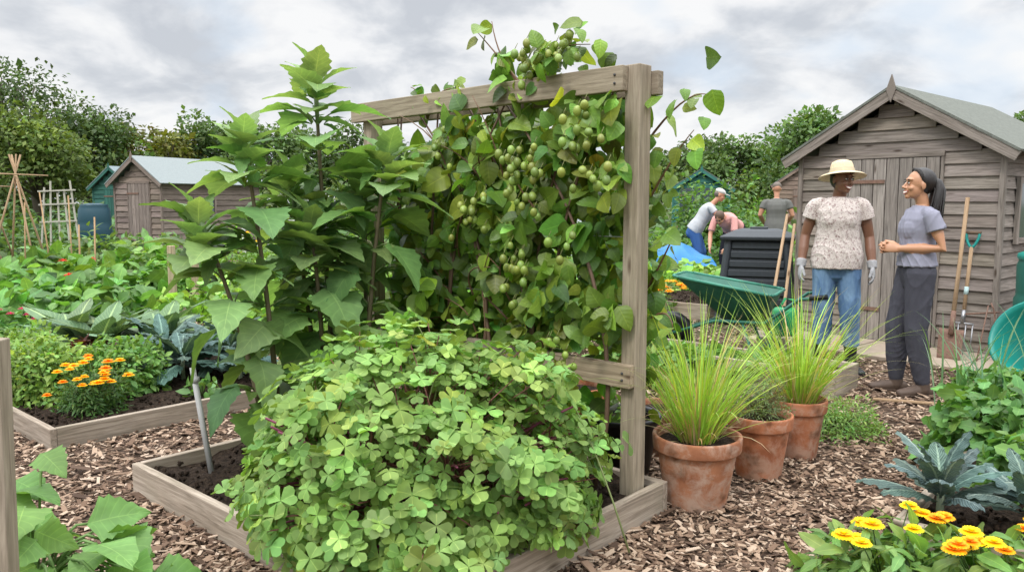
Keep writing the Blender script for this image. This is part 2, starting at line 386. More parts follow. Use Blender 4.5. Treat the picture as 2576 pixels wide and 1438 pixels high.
# ---------------------------------------------------------------- ground
mb=MB();mb.add([(-600,-100,0),(600,-100,0),(600,900,0),(-600,900,0)],np.array([[0,1,2,3]]));mb.build('ground',groundmat())
BEDS=[]
def raised_bed(name,P,L1,L2,h,a=E1,b=E2,th=.038,colr=1.):
    if L1<0: a=-a;L1=-L1
    root=empty(name);P=A(P[0],P[1],0);a3=A(a[0],a[1],0);b3=A(b[0],b[1],0);mb=MB()
    def bd(p,q): plank(mb,p+UP*h/2,q+UP*h/2,h*rng.uniform(.985,1.0),th,col=A(1,1,1)*rng.uniform(.9,1.1)*colr)
    e=th/2
    bd(P+b3*e,P+a3*L1+b3*e);bd(P+b3*(L2-e),P+a3*L1+b3*(L2-e))
    bd(P+a3*e+b3*(th+.001),P+a3*e+b3*(L2-th-.001));bd(P+a3*(L1-e)+b3*(th+.001),P+a3*(L1-e)+b3*(L2-th-.001))
    mb.build('boards',M_bed,root,False,bevel=.004)
    mb=MB();n1=int(L1/.04);n2=int(L2/.04);u,v=np.meshgrid(np.linspace(th,L1-th,n1),np.linspace(th,L2-th,n2),indexing='ij')
    zz=h*.72+.02*np.sin(u*9+1)*np.cos(v*11)+rng.normal(0,.008,u.shape)
    V=P+u[...,None]*a3+v[...,None]*b3+zz[...,None]*UP
    i=np.arange(n1-1)[:,None];j=np.arange(n2-1)[None];F=np.stack([i*n2+j,(i+1)*n2+j,(i+1)*n2+j+1,i*n2+j+1],-1).reshape(-1,4)
    mb.add(V.reshape(-1,3),F)
    k=int(L1*L2*220);pu=rng.uniform(th+.02,L1-th-.02,k);pq=rng.uniform(th+.02,L2-th-.02,k)
    for q in range(k):
        c=P+a3*pu[q]+b3*pq[q]+UP*(h*.74+.01);r=rng.uniform(.004,.013)
        box(mb,c,(r*2,r*1.6,r*1.4),axes(rdir(1)[0],rdir(1)[0]))
    mb.build('soil',M_soil,root,True)
    BEDS.append((P[:2],L1,L2,np.asarray(a),np.asarray(b)));return root
raised_bed('raised_bed',A(-1.835,3.725),2.06,1.505,.15)
raised_bed('raised_bed',A(-2.60,4.36),-2.6,1.9,.13,colr=.95)
raised_bed('raised_bed',A(-5.0,9.0),-3.2,2.5,.16)
raised_bed('raised_bed',A(2.28,5.52),-1.9,.5,.2)
raised_bed('raised_bed',A(1.50,3.02),1.7,1.9,.16)
raised_bed('raised_bed',A(2.3,9.3),-1.9,2.2,.2)
def in_beds(x,y,mg=.0):
    m=np.zeros(len(x),bool)
    for P,L1,L2,a,b in BEDS:
        dx=x-P[0];dy=y-P[1];u=dx*a[0]+dy*a[1];v=dx*b[0]+dy*b[1]
        m|=(u>-mg)&(u<L1+mg)&(v>-mg)&(v<L2+mg)
    return m
k=90000;y=2.0+8.0*rng.random(k)**1.5;x=rng.uniform(-.78,.78,k)*y
ok=~in_beds(x,y,.005);x=x[ok];y=y[ok];k=len(x)
yaw=rng.uniform(0,np.pi*2,k);tl=rng.normal(0,.22,(k,2));ln=rng.gamma(5,.0058,k)+.008;wd=ln*rng.uniform(.18,.5,k);thk=rng.uniform(.002,.006,k)
D=nrm(np.stack([np.cos(yaw),np.sin(yaw),tl[:,0]],1));N=nrm(np.stack([tl[:,1]*-np.sin(yaw),tl[:,1]*np.cos(yaw),np.ones(k)],1))
X=nrm(np.cross(D,N));Z=np.cross(X,D)
cor=rng.uniform(.55,1.,(k,8,1))
Vv=(BT[None]*cor)*np.stack([wd,ln,thk],1)[:,None]
Pz=np.stack([x,y,.006+rng.random(k)*.014+np.abs(tl[:,0])*ln*.4],1)
Vw=Pz[:,None]+Vv[...,0:1]*X[:,None]+Vv[...,1:2]*D[:,None]+Vv[...,2:3]*Z[:,None]
F=(BF[None]+(np.arange(k)*8)[:,None,None]).reshape(-1,4)
tone=rng.random(k);pal=A(.07,.044,.031,.165,.105,.071,.275,.185,.128,.385,.28,.20,.50,.39,.30).reshape(5,3)
ci=tone**1.25*4;i0=np.minimum(ci.astype(int),3);C=pal[i0]*(1-(ci-i0))[:,None]+pal[i0+1]*(ci-i0)[:,None]
mb=MB();mb.add(Vw.reshape(-1,3),F,np.repeat(C,8,0));mb.build('wood_chip_mulch',M_chip,None,False)

# ---------------------------------------------------------------- trellis
TP0=A(-.815,4.73,0);TD=nrm(A(1.345,-1.31,0));TN=A(TD[1],-TD[0],0)
if TN[1]>0: TN=-TN
TL=1.88
def tp(s,d,z): return TP0+TD*s+TN*d+UP*z
root=empty('garden_trellis');mb=MB()
for s in (0,TL): plank(mb,tp(s,0,.02),tp(s,0,1.972 if s else 1.93),.075,.085,n=TD,col=(1,1,1))
plank(mb,tp(-.1,.064,1.915),tp(TL-.02,.064,1.915),.105,.04,col=(.95,.95,.93))
plank(mb,tp(-.04,-.064,1.90),tp(TL+.07,-.064,1.90),.10,.04,col=(.8,.8,.8))
plank(mb,tp(TL-.52,.064,.655),tp(TL+.035,.064,.655),.10,.04,col=(1,.95,.88))
plank(mb,tp(-.04,.064,.655),tp(TL-.53,.064,.655),.10,.04,col=(.8,.8,.8))
mb.build('timber_frame',M_trel,root,False,bevel=.004)
mb=MB()
for zz in (.95,1.25,1.55): tube(mb,[tp(.04,0,zz),tp(TL-.04,0,zz)],[.0015,.0015],(.3,.3,.3),5)
for s,z0 in ((-.07,1.93),(TL-.06,1.93),(TL-.06,1.895),(TL,.64),(TL,.67)):
    V,F=ellip(tp(s,.086,z0),(.006,.006,.006),8,5);mb.add(V,F,(.05,.05,.05))
mb.build('wires_and_nails',M_any,root)

# ---------------------------------------------------------------- kiwi vine
root=empty('kiwi_vine');mb=MB();KC=A(.135,.235,.036)
def slant(s): return 1.38-.67*np.clip(s/TL,0,1)     # foliage leans out toward the open side of the frame
def nz(a,b): return .5*np.sin(a*5.1+b*3.3+1)+.3*np.sin(a*11.3-b*7.1)+.2*np.sin(b*13+a*4.2)
def kiwi_leaves(P,size):
    k=len(P);N=nrm(TN*(.75)+UP*.7+A(-.1,-.25,0)+rng.normal(0,.6,(k,3)));D=nrm(-UP*.55+rng.normal(0,.65,(k,3))+TN*.35+TD*rng.normal(0,.5,(k,1)))
    C=cvar(KC,k,.34,.18);w=rng.random(k)<.5;sz=size*np.exp(rng.normal(0,.27,k));m=rng.random(k)<.06;C[m]=C[m]*A(1.6,1.3,1.1)
    inst(mb,T_KIWI,P[w],D[w],N[w],sz[w],C[w],ws=rng.uniform(.95,1.2,w.sum()));w=~w;inst(mb,T_KIWI2,P[w],D[w],N[w],sz[w],C[w],ws=rng.uniform(.95,1.2,w.sum()))
k=3900
s=rng.uniform(.18,TL+.13,k);z=.42+1.44*rng.random(k)
dep=.10+.16*nz(s*1.2,z*1.5);d=dep-rng.random(k)**1.4*.38
top=1.89-.30*np.clip((.8-s)/.65,0,1)**.8+.04*nz(s*3,s);keep=(z<top)&~((np.abs(s-TL)<.085)&(d>-.06))&~((s>TL+.04)&((rng.random(k)<.5)|(d>.02)))
keep&=~((z>1.76)&(s<TL-.05)&(nz(s*2.4,z*2)<-.25)&(rng.random(k)<.6))
keep&=~((nz(s*2.3+3,z*2.9+1)<-.60)&(rng.random(k)<.75))
keep&=~((z<.80)&(s>TL-.42)&(d>-.12))
kiwi_leaves(np.array([tp(a+b*slant(a),b,c) for a,b,c in zip(s[keep],d[keep],z[keep])]),.089)
def shoot(p0,p1,p2,n,sz=.085,spread=.07):
    pts=bez(p0,p1,p2,10);tube(mbs,pts,list(np.linspace(.007,.002,10)),(.16,.09,.05),6)
    t=rng.random(n);P=np.array(bez(p0,p1,p2,40))[(t*39).astype(int)]+rng.normal(0,spread,(n,3));kiwi_leaves(P,sz)
mbs=MB()
shoot(tp(1.30,.05,1.9),tp(1.12,.08,2.05),tp(1.05,.05,2.27),14,.085,.035)
shoot(tp(1.30,.05,1.9),tp(1.12,.08,2.1),tp(1.0,.1,2.22),8,.08,.03)
shoot(tp(1.28,.0,1.9),tp(1.3,.05,2.14),tp(1.66,.05,2.08),60,.072,.045)
shoot(tp(1.18,.0,1.9),tp(1.33,.05,2.1),tp(1.53,.05,2.03),40,.07,.04)
shoot(tp(.5,.0,1.85),tp(.6,.05,2.0),tp(.8,.05,1.98),16,.06,.035)
shoot(tp(.5,.0,1.85),tp(.5,.05,2.0),tp(.42,.05,2.02),6,.06,.02)
shoot(tp(TL-.1,-.14,1.6),tp(TL+.12,-.14,1.88),tp(TL+.26,-.12,1.84),16,.075,.04)
shoot(tp(TL-.1,-.14,1.3),tp(TL+.08,-.14,1.60),tp(TL+.2,-.12,1.7),12,.075,.035)
shoot(tp(TL-.1,-.14,.9),tp(TL+.08,-.14,1.2),tp(TL+.13,-.12,1.3),12,.075,.035)
shoot(tp(TL-.1,-.14,.8),tp(TL+.08,-.14,1.0),tp(TL+.12,-.12,.85),10,.075,.035)
for q in range(12):
    s0=.25+1.45*q/11+rng.normal(0,.03);s1=s0+rng.normal(0,.3);s2=s0+rng.normal(0,.35)
    tube(mbs,bez(tp(s0,.05,.1),tp(s1,.05,1.0),tp(np.clip(s2,.2,TL-.1),.03,1.88),12),list(np.linspace(.013,.005,12)),(.13,.08,.05),7)
for q in range(26):
    s0=rng.uniform(.3,TL-.35);z0=rng.uniform(.4,1.6)
    tube(mbs,bez(tp(s0,.03,z0),tp(s0+rng.normal(0,.12),.12,z0+.2),tp(s0+rng.normal(0,.2),.15,z0+rng.normal(.1,.2)),8),list(np.linspace(.006,.002,8)),(.16,.09,.05),5)
mbf=MB()
def cluster(s,z,n,d=.25,sp=(.05,.025,.055),sz=.0185):
    for i in range(n):
        p=tp(s+d*slant(s)+rng.normal(0,sp[0]),d+rng.normal(0,sp[1]),z+rng.normal(0,sp[2]));r=sz*rng.uniform(.8,1.15)
        V,F=ellip(p,(r*.9,r*.9,r*1.15),12,8,np.array(Matrix.Rotation(rng.normal(0,.4),3,'X')));g=rng.uniform(.7,1.2)
        mbf.add(V,F,A(.20,.28,.05)*g*A(rng.uniform(.85,1.25),1,1))
        tube(mbs,[p+UP*r,p+UP*(r+.03)+TN*-.02],[.0015,.0015],(.15,.16,.05),4)
for a in ((1.17,1.54,24,.26),(1.22,1.42,9,.26),(1.16,1.13,13,.26,(.04,.03,.05)),(1.17,.99,6,.27),(1.58,1.69,12,.24),(1.62,1.49,8,.24),(.84,1.37,12,.26),(1.43,.71,12,.28),(1.27,2.03,24,.1,(.06,.03,.04)),(1.45,2.05,12,.08,(.06,.03,.03)),(.60,1.72,7,.16),(1.5,1.23,4,.26)): cluster(*a)
mb.build('leaves',M_kiwi,root);mbs.build('stems',M_stem,root);mbf.build('fruit',M_fruit,root)

# ---------------------------------------------------------------- yacon
YC=A(.165,.29,.095)
def yacon(base,mid,top,n=9,Lm=.24,rot0=0.):
    root=empty('yacon_plant');ms=MB();ml=MB();pts=np.array(bez(base,mid,top,60))
    tube(ms,pts[::4],list(np.linspace(.017,.008,15)),(.15,.12,.07),8)
    az=rot0
    for i in range(n):
        t=.2+.74*(i/(n-1))**.9;p=pts[int(t*59)];az+=math.pi/2+rng.normal(0,.22)
        L=Lm*(1.0 if t<.75 else 1-.25*(t-.75)/.2)*rng.uniform(.88,1.2)
        for sgn in (0,math.pi):
            a=az+sgn+rng.normal(0,.15);el=(.2+.55*max(0,t-.6)/.4)+rng.normal(0,.12)
            h=A(math.cos(a),math.sin(a),0);pl=.07+.05*(1-t)
            q=p+h*pl*math.cos(el)+UP*pl*math.sin(el+.3)
            tube(ms,[p,(p+q)/2+UP*.006,q],[.005,.004,.0035],(.18,.24,.09),6)
            e2=el-.25-.6*(1-t)+rng.normal(0,.18);D=h*math.cos(e2)+UP*math.sin(e2);N=UP*math.cos(e2)-h*math.sin(e2)+rng.normal(0,.2,3)
            T=T_YAC2 if (t<.75 and rng.random()<.6) else T_YAC
            inst(ml,T,[q],D,N,L,cvar(YC,1,.2,.08),ws=rng.uniform(.9,1.1))
            for w in range(2):
                d2=nrm(h+UP*rng.uniform(-.1,1.1)+rng.normal(0,.45,3));inst(ml,T_TOPW,[p+h*.03],d2,nrm(UP-h*.4),rng.uniform(.10,.19),cvar(YC*1.02,1,.16))
    for i in range(13):
        a=i*2.4;f=i/12;el=.05+1.3*f;h=A(math.cos(a),math.sin(a),0);D=h*math.cos(el)+UP*math.sin(el);N=UP*math.cos(el)-h*math.sin(el)
        inst(ml,T_TOPW,[pts[59]-UP*(.24*(1-f))+h*.012],D,N,.29*(1-.45*f)*rng.uniform(.85,1.1),cvar(A(.20,.32,.12),1,.12,.05),ws=1.3)
    tube(ms,[pts[-9],pts[-1]],[.010,.014],(.24,.32,.16),7)
    ml.build('leaves',M_yac,root);ms.build('stems',M_stem,root)
yacon(A(-1.14,3.83,.1),A(-1.16,3.82,.9),A(-1.27,3.8,1.72),9,.27,.3)
yacon(A(-.93,4.15,.1),A(-.97,4.12,1.1),A(-.99,4.08,2.05),11,.285,.9)
yacon(A(-.76,3.98,.1),A(-.74,3.98,.9),A(-.61,3.95,1.67),9,.265,.1)
yacon(A(-1.16,3.72,.1),A(-1.22,3.7,.75),A(-1.44,3.66,1.34),8,.25,.7)
yacon(A(-1.02,4.25,.1),A(-1.1,4.25,.8),A(-1.16,4.2,1.55),9,.27,.2)
yacon(A(-.8,4.3,.1),A(-.8,4.3,.8),A(-.78,4.25,1.58),9,.27,1.2)
yacon(A(-.95,3.98,.1),A(-.95,3.98,.8),A(-1.0,3.95,1.32),8,.26,.5)

# ---------------------------------------------------------------- oca mound
root=empty('oca_plant');mb=MB();ms=MB()
MC=A(-.36,3.06,.33);MR=A(.67,.60,.56)
k=2900;d=rdir(k);d=d[d[:,2]>-.62];k=len(d)
az=np.arctan2(d[:,1],d[:,0]);lump=1+.07*np.sin(az*3+1)+.06*np.sin(az*7+d[:,2]*6)+.07*np.sin(d[:,2]*11+az*2)
rad=np.where(rng.random(k)<.5,rng.uniform(.92,1.08,k),rng.uniform(.66,.97,k))
RR=np.where(d[:,2:3]<0,MR*A(1,1,.62),MR);P=MC+d*RR*(rad*lump)[:,None]
N=nrm(d*.8+UP*.75+rng.normal(0,.45,(k,3)));D=rdir(k)
D=nrm(D-(D*N).sum(1,keepdims=True)*N)
C=cvar(A(.195,.325,.082),k,.22,.1);C[rng.random(k)<.03]*=A(1.4,1.1,.8)
w=rng.integers(0,4,k);sz=.042*np.exp(rng.normal(0,.22,k))
for i in range(4): m=w==i;inst(mb,T_CLO[i],P[m],D[m],N[m],sz[m],C[m])
for q in rng.choice(k,700,replace=False):
    p=P[q];b=MC+A(rng.normal(0,.2),rng.normal(0,.18),-.22);p2=p-N[q]*.005
    tube(ms,bez(b,(b+p)/2+UP*.08,p2,5),[.004,.0035,.003,.0025,.002],A(.26,.10,.09) if rng.random()<.6 else A(.18,.22,.08),4)
for q in range(30):
    a=rng.uniform(0,2*np.pi);b=MC+A(rng.normal(0,.2),rng.normal(0,.18),-.2);e=MC+A(math.cos(a)*.61,math.sin(a)*.55,rng.uniform(-.1,.35))
    tube(ms,bez(b,(b+e)/2+UP*.1,e,7),[.009,.008,.008,.007,.006,.005,.004],(.20,.05,.09),6)
mb.build('leaves',M_clo,root);ms.build('stems',M_stem,root)
mb=MB();tube(mb,[A(-1.42,3.66,.08),A(-1.52,3.72,.62)],[.014,.014],(.36,.36,.35),10);tube(mb,[A(-1.5,3.71,.55),A(-1.505,3.713,.575)],[.018,.018],(.3,.3,.3),10);mb.build('metal_stake',M_any)

# ---------------------------------------------------------------- pots
def tpot(c,r,h,col=(1,1,1),name='terracotta_pot'):
    root=empty(name);mb=MB()
    pr=[(0,.0),(r*.66,0),(r*.68,.01),(r*.88,h*.76),(r*.89,h*.78),(r*.97,h*.79),(r*.985,h*.81),(r,h*.97),(r*.99,h*.995),(r*.96,h),(r*.91,h*.99),(r*.89,h*.9),(r*.86,h*.86)]
    lathe(mb,pr,c,48,col);mb.build('pot_body',M_pot,root)
    mb=MB();lathe(mb,[(0,h*.9),(r*.5,h*.91),(r*.88,h*.885)],c,24);mb.build('soil',M_soil,root);return root
def lemongrass(c,n,L,name='lemongrass_plant',sp=.085):
    mb=MB();az=rng.uniform(0,2*np.pi,n);rr=sp*np.sqrt(rng.random(n));P=np.stack([c[0]+rr*np.cos(az),c[1]+rr*np.sin(az),np.full(n,c[2])],1)
    az2=az+rng.normal(0,.5,n);tilt=np.abs(rng.normal(.16,.2,n))+rr/sp*.26;ln=L*rng.uniform(.5,1.17,n)
    C=cvar(A(.28,.44,.075),n,.22,.1);m=rng.random(n)<.16;C[m]=cvar(A(.46,.40,.17),m.sum(),.15)
    blades(mb,P,az2,tilt,ln,rng.uniform(.005,.010,n),C,rng.uniform(.3,2.3,n),9,tw=rng.uniform(-1,1,n))
    n2=n//3;az=rng.uniform(0,2*np.pi,n2);rr=sp*1.1*np.sqrt(rng.random(n2));P=np.stack([c[0]+rr*np.cos(az),c[1]+rr*np.sin(az),np.full(n2,c[2])],1)
    blades(mb,P,az,np.abs(rng.normal(.35,.35,n2)),L*rng.uniform(.15,.5,n2),rng.uniform(.006,.012,n2),cvar(A(.44,.35,.17),n2,.2),rng.uniform(.5,2.8,n2),6)
    mb.build(name,M_grass)
tpot(A(.86,3.60,0),.205,.335);lemongrass(A(.86,3.60,.30),310,.70)
tpot(A(1.27,3.98,0),.165,.33,(1.05,.92,.85));tpot(A(1.58,4.30,0),.155,.33,(.95,.85,.8));lemongrass(A(1.58,4.30,.29),270,.69)
mb=MB();bush(mb,A(1.27,3.98,.33),(.15,.14,.2),1600,T_OVN,.018,A(.14,.19,.07),fill=.2)
for q in range(60):
    a=rng.uniform(0,6.28);tube(mb,[A(1.27,3.98,.3),A(1.27+.13*math.cos(a),3.98+.12*math.sin(a),.33+rng.uniform(.02,.2))],[.002,.001],(.14,.12,.06),4)
mb.build('thyme_plant',M_leaf)
root=empty('black_plastic_pot');mb=MB();c=A(.57,4.02,0);lathe(mb,[(0,0),(.14,0),(.185,.29),(.2,.29),(.203,.31),(.198,.32),(.18,.315),(.176,.27)],c,40);mb.build('pot_body',M_black,root)
mb=MB();lathe(mb,[(0,.275),(.178,.27)],c,24);mb.build('soil',M_soil,root)
mb=MB();bush(mb,c+UP*.28,(.11,.11,.1),60,T_OV,.05,A(.11,.2,.05));mb.build('seedling_plant',M_leaf)
tpot(A(.36,4.50,0),.19,.36,(1.2,1.05,.95));tpot(A(.83,4.35,0),.15,.28,(1.,.9,.85))
# ---------------------------------------------------------------- sheds
def shed(name,O,ux,W_,D_,He,Ha,col=(1,1,1),door=(.3,.76),dmat=None,wmat=None,over=.13,bw=.115,felt=None,window=None):
    root=empty(name);ux=nrm(A(ux[0],ux[1],0));uy=A(-ux[1],ux[0],0);O=A(O[0],O[1],0);wm=wmat or M_shed;dm=dmat or M_door
    def q(x,y,z): return O+ux*x+uy*y+UP*z
    mb=MB()
    V=[q(.02,.02,0),q(W_-.02,.02,0),q(W_-.02,.02,He-.02),q(W_/2,.02,Ha-.03),q(.02,.02,He-.02)];V+=[v+uy*(D_-.04) for v in V]
    mb.add(V,[(0,1,2,3,4),(9,8,7,6,5),(0,5,6,1),(1,6,7,2),(2,7,8,3),(3,8,9,4),(4,9,5,0)],(.3,.3,.3));mb.build('wall_core',wm,root,False)
    mb=MB();col=np.asarray(col);z=.03;dx0,dx1=door[0]*W_,door[1]*W_;dh=min(He+.02,1.82)
    sl=(Ha-He)/(W_/2)
    while z<Ha-.06:
        zc=z+bw/2;hw=W_/2 if zc<=He else max(.02,(Ha-zc-.03)/sl);x0,x1=W_/2-hw,W_/2+hw
        segs=[(x0,x1)] if zc>dh else [(x0,dx0),(dx1,x1)]
        for a,b in segs:
            if b-a>.03:
                up=nrm(UP*1+uy*.17);plank(mb,q(a,-.008,zc),q(b,-.008,zc),bw+.012,.018,n=up,col=col*rng.uniform(.78,1.18)*A(1,rng.uniform(.97,1.02),rng.uniform(.93,1.03)))
        if zc<He:
            for side in ((W_,1),(0,-1)):
                up=nrm(UP-ux*.17*side[1]);plank(mb,q(side[0]+.008*side[1],.0,zc),q(side[0]+.008*side[1],D_,zc),bw+.012,.018,n=up,col=col*rng.uniform(.78,1.18))
        z+=bw
    mb.build('cladding',wm,root,False)
    mb=MB();nb=max(4,int((dx1-dx0)/.11));w=(dx1-dx0)/nb
    for i in range(nb): plank(mb,q(dx0+w*(i+.5),-.028,.04),q(dx0+w*(i+.5),-.028,dh),w-.008,.02,n=ux,col=col*rng.uniform(.82,1.18))
    mb.build('door',dm,root,False,bevel=.002)
    mb=MB()
    for x in (-.02,W_+.02): plank(mb,q(x,-.02,.0),q(x,-.02,He),.05,.04,n=ux,col=col*.95)
    plank(mb,q(dx0-.02,-.022,.0),q(dx0-.02,-.022,dh),.03,.03,n=ux,col=col*.9);plank(mb,q(dx1+.02,-.022,.0),q(dx1+.02,-.022,dh),.03,.03,n=ux,col=col*.9)
    plank(mb,q(dx0-.035,-.03,dh+.03),q(dx1+.035,-.03,dh+.03),.05,.03,col=col*1.0)
    ov=over;xo=.16;ze=He-xo*sl
    for yy in (-ov-.01,D_+ov+.01):
        for x0 in (-xo,W_+xo):
            a=q(x0,yy,ze+.03);b=q(W_/2,yy,Ha+.03);nn=nrm(np.cross(b-a,uy));nn=nn if nn[2]>0 else -nn
            plank(mb,a,b,.10,.022,n=nn,col=col*1.05)
    mb.build('trim',wm,root,False,bevel=.002)
    mb=MB()
    for x0 in (-xo-.02,W_+xo+.02):
        a=q(x0,D_/2,ze+.075);b=q(W_/2,D_/2,Ha+.095);nn=nrm(np.cross(b-a,uy));nn=nn if nn[2]>0 else -nn
        R=np.stack([nrm(b-a),nrm(np.cross(nn,nrm(b-a))),nn],1);box(mb,(a+b)/2,(np.linalg.norm(b-a),D_+2*ov+.06,.022),R)
    mb.build('roof',felt or M_felt,root,False)
    mb=MB();c=q(W_/2,-ov-.035,Ha+.06)
    V=[c+UP*.14,c+ux*.045,c-UP*.12,c-ux*.045];V+=[v+uy*.02 for v in V];mb.add(V,[(0,1,2,3),(7,6,5,4),(0,4,5,1),(1,5,6,2),(2,6,7,3),(3,7,4,0)],col);mb.build('finial',wm,root,False)
    mb=MB()
    plank(mb,q(dx0-.03,-.046,dh-.22),q(dx0+.36,-.046,dh-.22),.035,.01,col=(1,1,1));plank(mb,q(dx0-.03,-.046,.35),q(dx0+.36,-.046,.35),.035,.01,col=(1,1,1))
    mb.build('hinges',M_rust,root,False)
    if window:
        y0,y1,z0,z1=window;xs=W_+.03;mb=MB();box(mb,q(xs,(y0+y1)/2,(z0+z1)/2),((y1-y0),.012,(z1-z0)),axes(uy));mb.build('window_glass',M_glass,root,False)
        mb=MB()
        for p_,q_,nn in ((q(xs+.01,y0,z0),q(xs+.01,y1,z0),UP),(q(xs+.01,y0,z1),q(xs+.01,y1,z1),UP),(q(xs+.012,y0,z0-.03),q(xs+.012,y0,z1+.03),uy),(q(xs+.012,y1,z0-.03),q(xs+.012,y1,z1+.03),uy),(q(xs+.012,(y0+y1)/2,z0+.03),q(xs+.012,(y0+y1)/2,z1-.03),uy)): plank(mb,p_,q_,.05,.035,n=nn,col=col*1.1)
        mb.build('window_frame',wm,root,False)
    return root
SO=A(3.08,8.46);SX=nrm(A(1.24,-1.39));SN=A(SX[1],-SX[0])*1.0
if SN@A(-.747,-.667)<0: SN=-SN
shed('wooden_shed',SO,SX,1.86,2.4,1.86,2.40,door=(.27,.73),window=(.35,1.15,1.05,1.6),felt=simple('roof_felt_mossy',(.15,.16,.14),.95,25,.4,.5,.15))
M_tealsh=woodmat('teal_boards',(.03,.11,.09),(.06,.17,.14),(.7,.7,.7))
shed('wooden_shed',A(-9.2,18.6),(.9,-.45),1.5,3.0,1.85,2.35,(.95,.88,.86),felt=simple('roof_felt_light',(.24,.27,.27),.9,30,.2),bw=.13,window=(.9,1.5,1.1,1.5))
shed('wooden_shed',A(-14.1,27),(.95,-.3),1.6,3.0,1.9,2.5,(1,1,1),wmat=M_tealsh,dmat=M_tealsh,felt=simple('roof_felt_blue',(.2,.25,.26),.9,30,.2),bw=.15,window=(.6,1.3,1.1,1.7))
shed('wooden_shed',A(8.9,27),(.95,-.3),1.9,3.0,2.0,2.65,(1,.85,.8),bw=.15)
shed('wooden_shed',A(4.85,24),(.95,-.2),1.6,2.4,1.8,2.3,(1.2,1.3,1.35),wmat=M_tealsh,dmat=M_glass,door=(.12,.88),bw=.15)
shed('wooden_shed',A(-3.6,30),(.95,.1),2.4,2.4,1.9,2.5,(.9,.9,1),bw=.15)
mb=MB();SX3=A(SX[0],SX[1],0);SN3=A(SN[0],SN[1],0)
for i in range(5):
    for j in range(2):
        c=A(SO[0],SO[1],0)+SX3*(-.1+.5*i+.22)+SN3*(.25+.42*j);box(mb,c+UP*(.02+.002*((i+j)%2)),(.485,.41,.04),axes(SX3),(1,1,1))
mb.build('paving_slabs',M_slab,None,False,bevel=.006)

# ---------------------------------------------------------------- garden tools etc.
def spade():
    root=empty('garden_spade');a=A(3.80,6.83,.02);b=A(4.08,7.16,1.44);d=nrm(b-a);mb=MB()
    tube(mb,[a+d*.38,a+d*.9,b],[.019,.017,.018],(1,1,1),10);mb.build('handle',M_handle,root)
    mb=MB();x=SX3;n=nrm(np.cross(x,d));V=[];nx,ny=5,6
    for i in range(ny+1):
        t=i/ny
        for j in range(nx+1):
            s=-1+2*j/nx;w=.1*(1-.08*(1-t)**3)
            V.append(a+d*(.29*t+(.02*s*s if i==0 else 0))+x*s*w-n*(.02*(1-s*s)))
    V=np.array(V);F=np.array([[i*(nx+1)+j,i*(nx+1)+j+1,(i+1)*(nx+1)+j+1,(i+1)*(nx+1)+j] for i in range(ny) for j in range(nx)])
    mb.add(V,F);tube(mb,[a+d*.24,a+d*.45],[.024,.021],(1,1,1),8);o=mb.build('blade',M_rust,root);m=o.modifiers.new('s','SOLIDIFY');m.thickness=.004
spade()
def fork():
    root=empty('garden_fork');a=A(3.99,7.0,.03);b=A(4.13,7.14,1.02);d=nrm(b-a);mb=MB();x=SX3
    tube(mb,[a+d*.35,b-d*.02],[.016,.016],(1,1,1),10);mb.build('handle',M_handle,root)
    mb=MB();tube(mb,bez(b-d*.03,b+d*.02-x*.05,b+d*.11-x*.055,8),[.012]*8,(.01,.25,.22),8);tube(mb,bez(b-d*.03,b+d*.02+x*.05,b+d*.11+x*.055,8),[.012]*8,(.01,.25,.22),8);tube(mb,[b+d*.11-x*.065,b+d*.11+x*.065],[.015,.015],(.12,.08,.05),8)
    tube(mb,[b-d*.45,b-d*.38],[.019,.019],(.45,.6,.6),8);mb.build('grip',M_any,root)
    mb=MB();tube(mb,[a+d*.3,a+d*.42],[.02,.018]);tube(mb,[a+d*.3-x*.09,a+d*.3+x*.09],[.01,.01])
    for s in (-.085,-.03,.03,.085): tube(mb,[a+d*.3+x*s,a+d*.02+x*s],[.007,.004])
    mb.build('tines',M_steel,root)
fork()
mb=MB();tube(mb,bez(A(4.05,6.75,0),A(4.3,6.9,.35),A(4.22,6.95,.52),8),[.008]*8,(.2,.17,.14),6);tube(mb,[A(4.0,6.95,.42),A(4.28,6.92,.44)],[.008,.008],(.2,.17,.14),6);tube(mb,[A(3.98,6.72,0),A(4.18,6.92,.5)],[.006,.006],(.2,.17,.14),6);mb.build('hand_cultivator',M_rust)
for a,b,nm in ((A(2.34,7.3,0),A(2.88,8.35,1.27),'garden_rake'),(A(2.48,7.3,0),A(2.96,8.35,1.17),'garden_hoe')):
    root=empty(nm);mb=MB();tube(mb,[a,(a+b)/2,b],[.016,.016,.015],(1,1,1),8);mb.build('handle',M_handle,root);mb=MB();box(mb,a+UP*.02,(.28,.02,.03),axes(A(.9,-.3,0)));
    for q in range(7): tube(mb,[a+A(.9,-.3,0)*(-.13+.043*q)+UP*.02,a+A(.9,-.3,0)*(-.13+.043*q)+A(0,.04,0)],[.004,.003])
    mb.build('head',M_rust,root)
# compost bin
root=empty('compost_bin');mb=MB();cx=A(2.90,9.35,0);bx=nrm(A(.94,-.34,0));by=A(.34,.94,0)
def cb(x,y,z): return cx+bx*x+by*y+UP*z
n=9
for i in range(n):
    z0=.02+i*.105;hw=.42-.012*i
    for s in (-1,1):
        box(mb,cb(0,s*hw,z0+.05),(2*hw-.1,.045,.07),np.stack([bx,by,UP],1));box(mb,cb(0,s*(hw-.025),z0+.05),(2*hw-.08,.03,.105),np.stack([bx,by,UP],1))
        box(mb,cb(s*hw,0,z0+.05),(.045,2*hw-.1,.07),np.stack([bx,by,UP],1));box(mb,cb(s*(hw-.025),0,z0+.05),(.03,2*hw-.08,.105),np.stack([bx,by,UP],1))
for sx in (-1,1):
    for sy in (-1,1): tube(mb,[cb(sx*.41,sy*.41,0),cb(sx*.315,sy*.315,.97)],[.05,.045],n=10)
